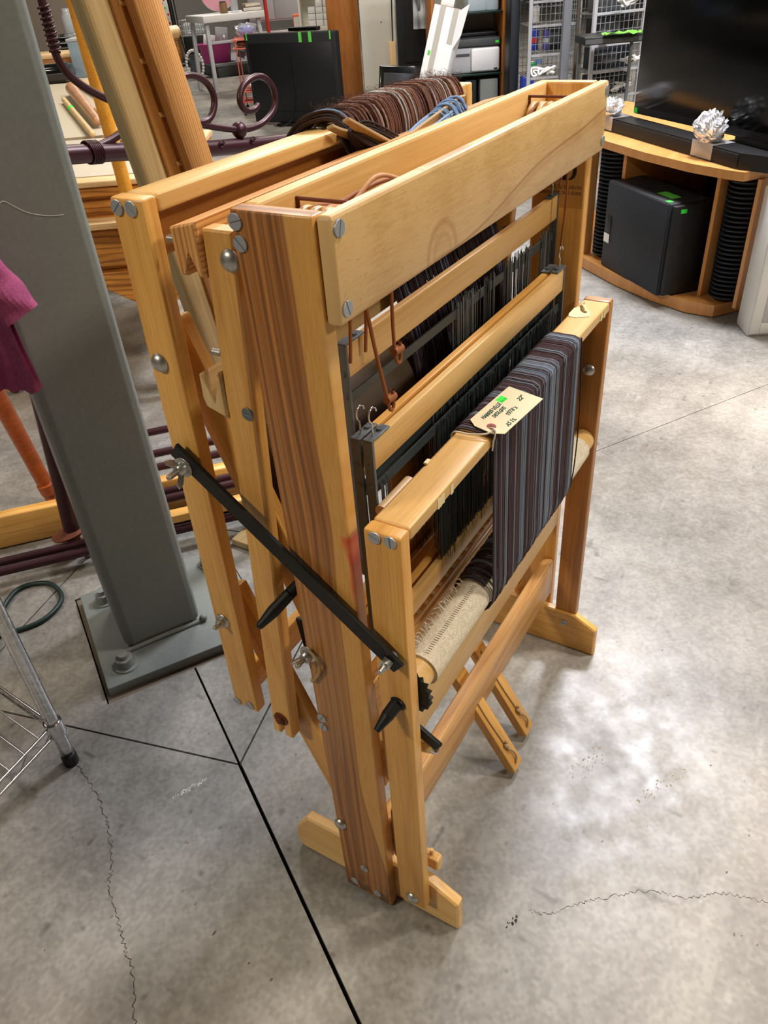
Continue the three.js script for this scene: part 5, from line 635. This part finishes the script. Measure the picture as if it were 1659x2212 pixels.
// ------------------------------------------------------------------ right: television stand
{
  const b = [2.9, 0, 0.05], sd = thing('television_stand', 'corner television stand in light wood with two curved disc towers', 'stand', b);
  const front = [[3.3, -0.72], [3.13, -0.59], [2.97, -0.421], [2.787, -0.204], [2.677, -0.035], [2.592, 0.133], [2.583, 0.238]], cham = [2.748, 0.362], back = [[3.15, 0.56], [3.9, -0.55]];
  const deck = [...front, cham, ...back];
  part(sd, 'base', uvBox(toCreasedNormals(flat(deck, 0.004, 0.046), 0.5), 0), M.laminate);
  const top = [[3.32, -0.74], [3.12, -0.54], [2.93, -0.34], [2.76, -0.14], [2.62, 0.06], [2.55, 0.2], [2.53, 0.26], [2.72, 0.4], ...back];
  part(sd, 'top', uvBox(toCreasedNormals(flat(top, 0.515, 0.03), 0.5), 0), M.laminate);
  part(sd, 'plinth', flat([[3.3, -0.6], [2.83, -0.13], [2.7, 0.2], [2.8, 0.32], [3.2, 0.6], [3.85, -0.5]], 0, 0.004), M.black);
  const e = V(0.506, 0, -0.8626), n = V(0.8626, 0, 0.506), P = V(2.583, 0, 0.238), L = (k, o) => [P.x + e.x * k + n.x * o, P.z + e.z * k + n.z * o];
  const slab = (k0, k1, o0, o1, y0, y1, m, nm, lab) => part(sd, nm, uvBox(flat([L(k0, o0), L(k1, o0), L(k1, o1), L(k0, o1)], y0, y1 - y0), 1), m, lab);
  slab(0.1, 0.116, 0.03, 0.6, 0.051, 0.514, M.laminate, 'divider'); slab(0.6, 0.618, 0.05, 0.6, 0.051, 0.514, M.laminate, 'divider');
  part(sd, 'side', uvBox(flat([[2.655, 0.295], [2.76, 0.36], [3.15, 0.6], [3.12, 0.62], [2.74, 0.39], [2.64, 0.315]], 0.051, 0.464), 1), M.laminate);
  slab(-0.07, -0.055, 0.03, 0.07, 0.051, 0.514, M.laminate, 'front_stile'); slab(0.785, 0.8, 0.03, 0.07, 0.051, 0.514, M.laminate, 'front_stile'); slab(0.1, 0.62, 0.55, 0.57, 0.051, 0.514, M.black, 'back_panel'); slab(0.32, 0.335, 0.3, 0.55, 0.2, 0.514, M.blackSoft, 'inner_divider');
  for (const [k0, k1, o] of [[-0.052, 0.098, 0.02], [0.622, 0.782, 0.03]]) { const tw = slab(k0, k1, o + 0.07, o + 0.1, 0.055, 0.51, M.black, 'disc_tower'); const c = (k0 + k1) / 2, hw = (k1 - k0) / 2; for (let i = 0; i < 26; i++) { const y = 0.07 + i * 0.0168, p = []; for (let j = 0; j <= 8; j++) { const t = j / 8 * 2 - 1; p.push(L(c + t * hw, o + 0.055 - 0.06 * (1 - t * t))); } for (let j = 8; j >= 0; j--) { const t = j / 8 * 2 - 1; p.push(L(c + t * hw, o + 0.065 - 0.035 * (1 - t * t))); } part(tw, 'slat', flat(p, y, 0.0055), M.navy); } part(sd, 'tower_frame', merge([flat([L(k0, o + 0.05), L(k0 + 0.008, o + 0.05), L(k0 + 0.008, o + 0.08), L(k0, o + 0.08)], 0.055, 0.455), flat([L(k1 - 0.008, o + 0.05), L(k1, o + 0.05), L(k1, o + 0.08), L(k1 - 0.008, o + 0.08)], 0.055, 0.455), flat([L(k0, o + 0.05), L(k1, o + 0.05), L(k1, o + 0.09), L(k0, o + 0.09)], 0.51, 0.004)]), M.navy); }
  // tower case standing on the deck
  const c0 = V(2.598, 0, 0.012), dL = V(0.309, 0, -0.333).normalize(), dR = V(0.106, 0, 0.108).normalize(), pc = thing('computer_tower', 'black computer tower on the stand deck with green stickers', 'computer', [c0.x + 0.2, 0.0505, c0.z - 0.05]);
  const box = (l0, l1, r0, r1, y0, y1, rr_ = 0.004) => { const g = bx(l0, l1, y0, y1, r0, r1, rr_), m = new THREE.Matrix4().makeBasis(dL, V(0, 1, 0), V(0.733, 0, 0.68)).setPosition(c0); return g.applyMatrix4(m); };
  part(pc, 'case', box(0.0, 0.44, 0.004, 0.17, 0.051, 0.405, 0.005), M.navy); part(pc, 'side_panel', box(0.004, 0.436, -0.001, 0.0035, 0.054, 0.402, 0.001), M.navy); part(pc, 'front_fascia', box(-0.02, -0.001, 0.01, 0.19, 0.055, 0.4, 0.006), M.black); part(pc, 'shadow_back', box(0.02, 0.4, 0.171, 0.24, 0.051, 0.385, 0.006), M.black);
  part(pc, 'handle_recess', box(0.385, 0.425, -0.003, -0.0012, 0.2, 0.27, 0.001), M.black); part(pc, 'label', box(0.388, 0.43, -0.0045, -0.0032, 0.158, 0.195, 0), M.white); part(pc, 'green_sticker', box(0.06, 0.16, 0.05, 0.09, 0.4052, 0.4065, 0), M.green); part(pc, 'green_sticker', box(0.02, 0.045, 0.01, 0.03, 0.4052, 0.4065, 0), M.greenNeon); part(pc, 'green_sticker', box(-0.0215, -0.0203, 0.04, 0.065, 0.37, 0.385, 0), M.greenNeon);
  solo('cardboard_piece', 'small tan cardboard piece on the deck beside the computer tower', 'cardboard', flat([L(0.12, 0.1), L(0.2, 0.12), L(0.2, 0.2), L(0.12, 0.2)], 0.0505, 0.07), M.kraft);
  // television
  const tA = V(3.15, 0, -0.31), tB = V(2.2, 0, 0.82), td = tB.clone().sub(tA).normalize(), tn = V(-td.z, 0, td.x), W = tA.distanceTo(tB), tv = thing('television', 'very large flat black television on the light wood stand', 'television', [2.9, 0.5455, 0.05]);
  const tb = (x0, x1, y0, y1, z0, z1, r = 0.004) => bx(x0, x1, y0, y1, z0, z1, r).applyMatrix4(new THREE.Matrix4().makeBasis(td, V(0, 1, 0), tn).setPosition(tA));
  part(tv, 'body', tb(0, W, 0.615, 1.3, -0.05, 0, 0.008), M.black); part(tv, 'screen', tb(0.012, W - 0.012, 0.645, 1.288, 0.0005, 0.003, 0.0005), M.screen); part(tv, 'stand_neck', tb(W * 0.42, W * 0.58, 0.56, 0.62, -0.045, -0.01), M.black); part(tv, 'stand_base', tb(W * 0.3, W * 0.7, 0.5455, 0.56, -0.2, -0.055, 0.005), M.blackGloss); part(tv, 'green_sticker', tb(0.012, 0.032, 0.62, 0.64, 0.0006, 0.002, 0), M.greenNeon); part(tv, 'front_logo', tb(W * 0.33, W * 0.36, 0.625, 0.63, 0.0005, 0.0012, 0), M.zincDull);
  // soundbar with foil parcels taped on
  const sA = V(3.2, 0, -0.47), sB = V(2.53, 0, 0.265), sx = sB.clone().sub(sA).normalize(), sz = V(-sx.z, 0, sx.x), sL = sA.distanceTo(sB), sb = thing('soundbar', 'long black soundbar along the front edge of the stand', 'soundbar', [2.87, 0.5455, -0.1]);
  const SM = new THREE.Matrix4().makeBasis(sx, V(0, 1, 0), sz).setPosition(sA); const outl = [[0, 0], [sL - 0.05, 0], [sL + 0.05, -0.04], [sL + 0.05, -0.09], [0, -0.09]];
  part(sb, 'body', flat(outl, 0.546, 0.052).applyMatrix4(SM), M.black); part(sb, 'front_grille', bx(0.01, sL - 0.055, 0.551, 0.593, 0.0005, 0.003, 0.001).applyMatrix4(SM), M.blackSoft); part(sb, 'base_trim', flat(outl.map(([x, z]) => [x, z]), 0.5455, 0.0006).applyMatrix4(SM), M.zincDull); part(sb, 'power_lead', tube([[sL + 0.04, 0.598, -0.08], [sL + 0.09, 0.61, -0.1], [sL + 0.16, 0.58, -0.06], [sL + 0.3, 0.55, -0.1]], 0.006, 20, 6).applyMatrix4(SM), M.black);
  const foil = (k, y, w, h, d, l, sdd) => { const o = thing('foil_parcel', l, 'parcel', [sA.x + sx.x * k, y, sA.z + sx.z * k]), g = new THREE.SphereGeometry(1, 40, 28).toNonIndexed(), p = g.attributes.position; for (let i = 0; i < p.count; i++) { const a = [p.getX(i), p.getY(i), p.getZ(i)], f = 1 + 0.5 * (vn(a[0] * 4 + 9, a[1] * 4 + a[2] * 3 + 9, 99, 99, sdd) - 0.5) + 0.22 * (vn(a[0] * 11 + 19, a[1] * 11 + a[2] * 9 + 19, 199, 199, sdd + 1) - 0.5); p.setXYZ(i, a[0] * w * f, Math.max(0, (a[1] * 0.7 + 0.6) * h * f), a[2] * d * f); } g.computeVertexNormals(); part(o, 'foil', g.applyMatrix4(new THREE.Matrix4().makeBasis(sx, V(0, 1, 0), sz).setPosition(V(sA.x + sx.x * k + sz.x * -0.022, y, sA.z + sx.z * k + sz.z * -0.022))), plain(0xf0f1f4, 0.24, 0.7)); part(o, 'clear_tape', merge([bx(k - 0.06, k + 0.06, 0.55, 0.605, 0.0035, 0.0045, 0.0005), bx(k - 0.06, k + 0.06, 0.599, 0.6, -0.09, 0.0045, 0.0003)]).applyMatrix4(SM), phys({ color: 0xe8e8ea, roughness: 0.25, transmission: 0.55, thickness: 0 })); };
  foil(0.74, 0.6, 0.06, 0.07, 0.048, 'crumpled foil parcel taped over the right of the soundbar', 901); foil(0.06, 0.6, 0.06, 0.05, 0.042, 'crumpled foil parcel taped over the left of the soundbar', 903);
  const wf = thing('clear_wrap', 'crumpled clear wrapper lying behind the soundbar on the stand', 'wrapper', [2.62, 0.5455, 0.33]); { const g = new THREE.PlaneGeometry(0.16, 0.1, 14, 10).rotateX(-Math.PI / 2).toNonIndexed(), p = g.attributes.position; for (let i = 0; i < p.count; i++) p.setY(i, 0.004 + 0.03 * vn(p.getX(i) * 50 + 20, p.getZ(i) * 50 + 20, 99, 99, 911)); g.translate(2.66, 0.546, 0.33); g.computeVertexNormals(); part(wf, 'film', g, phys({ color: 0xeaeaec, roughness: 0.2, transmission: 0.5, thickness: 0, side: THREE.DoubleSide })); part(wf, 'tape', bx(2.63, 2.66, 0.5457, 0.5475, 0.36, 0.37, 0), M.greenNeon); }
  // white cabinet at the right edge
  const wc = away('white_cabinet', 'white panelled cabinet cut off at the right edge', 'cabinet', 2.62, 1.39, 0, -0.1); part(wc, 'body', bx(0, 0.5, 0, 0.5, -0.12, 0, 0.004), M.white); part(wc, 'door_panel', bx(0.04, 0.46, 0.05, 0.46, 0.0005, 0.003, 0.001), plain(0xc8c8cc, 0.5)); part(wc, 'door_frame', merge([bx(0.005, 0.04, 0.01, 0.49, 0.0005, 0.008, 0.002), bx(0.46, 0.495, 0.01, 0.49, 0.0005, 0.008, 0.002), bx(0.04, 0.46, 0.01, 0.05, 0.0005, 0.008, 0.002), bx(0.04, 0.46, 0.455, 0.49, 0.0005, 0.008, 0.002)]), M.white);
}
scene.traverse((o) => { if (o.isMesh) { o.castShadow = o.receiveShadow = true; } });
renderer.render(scene, camera);
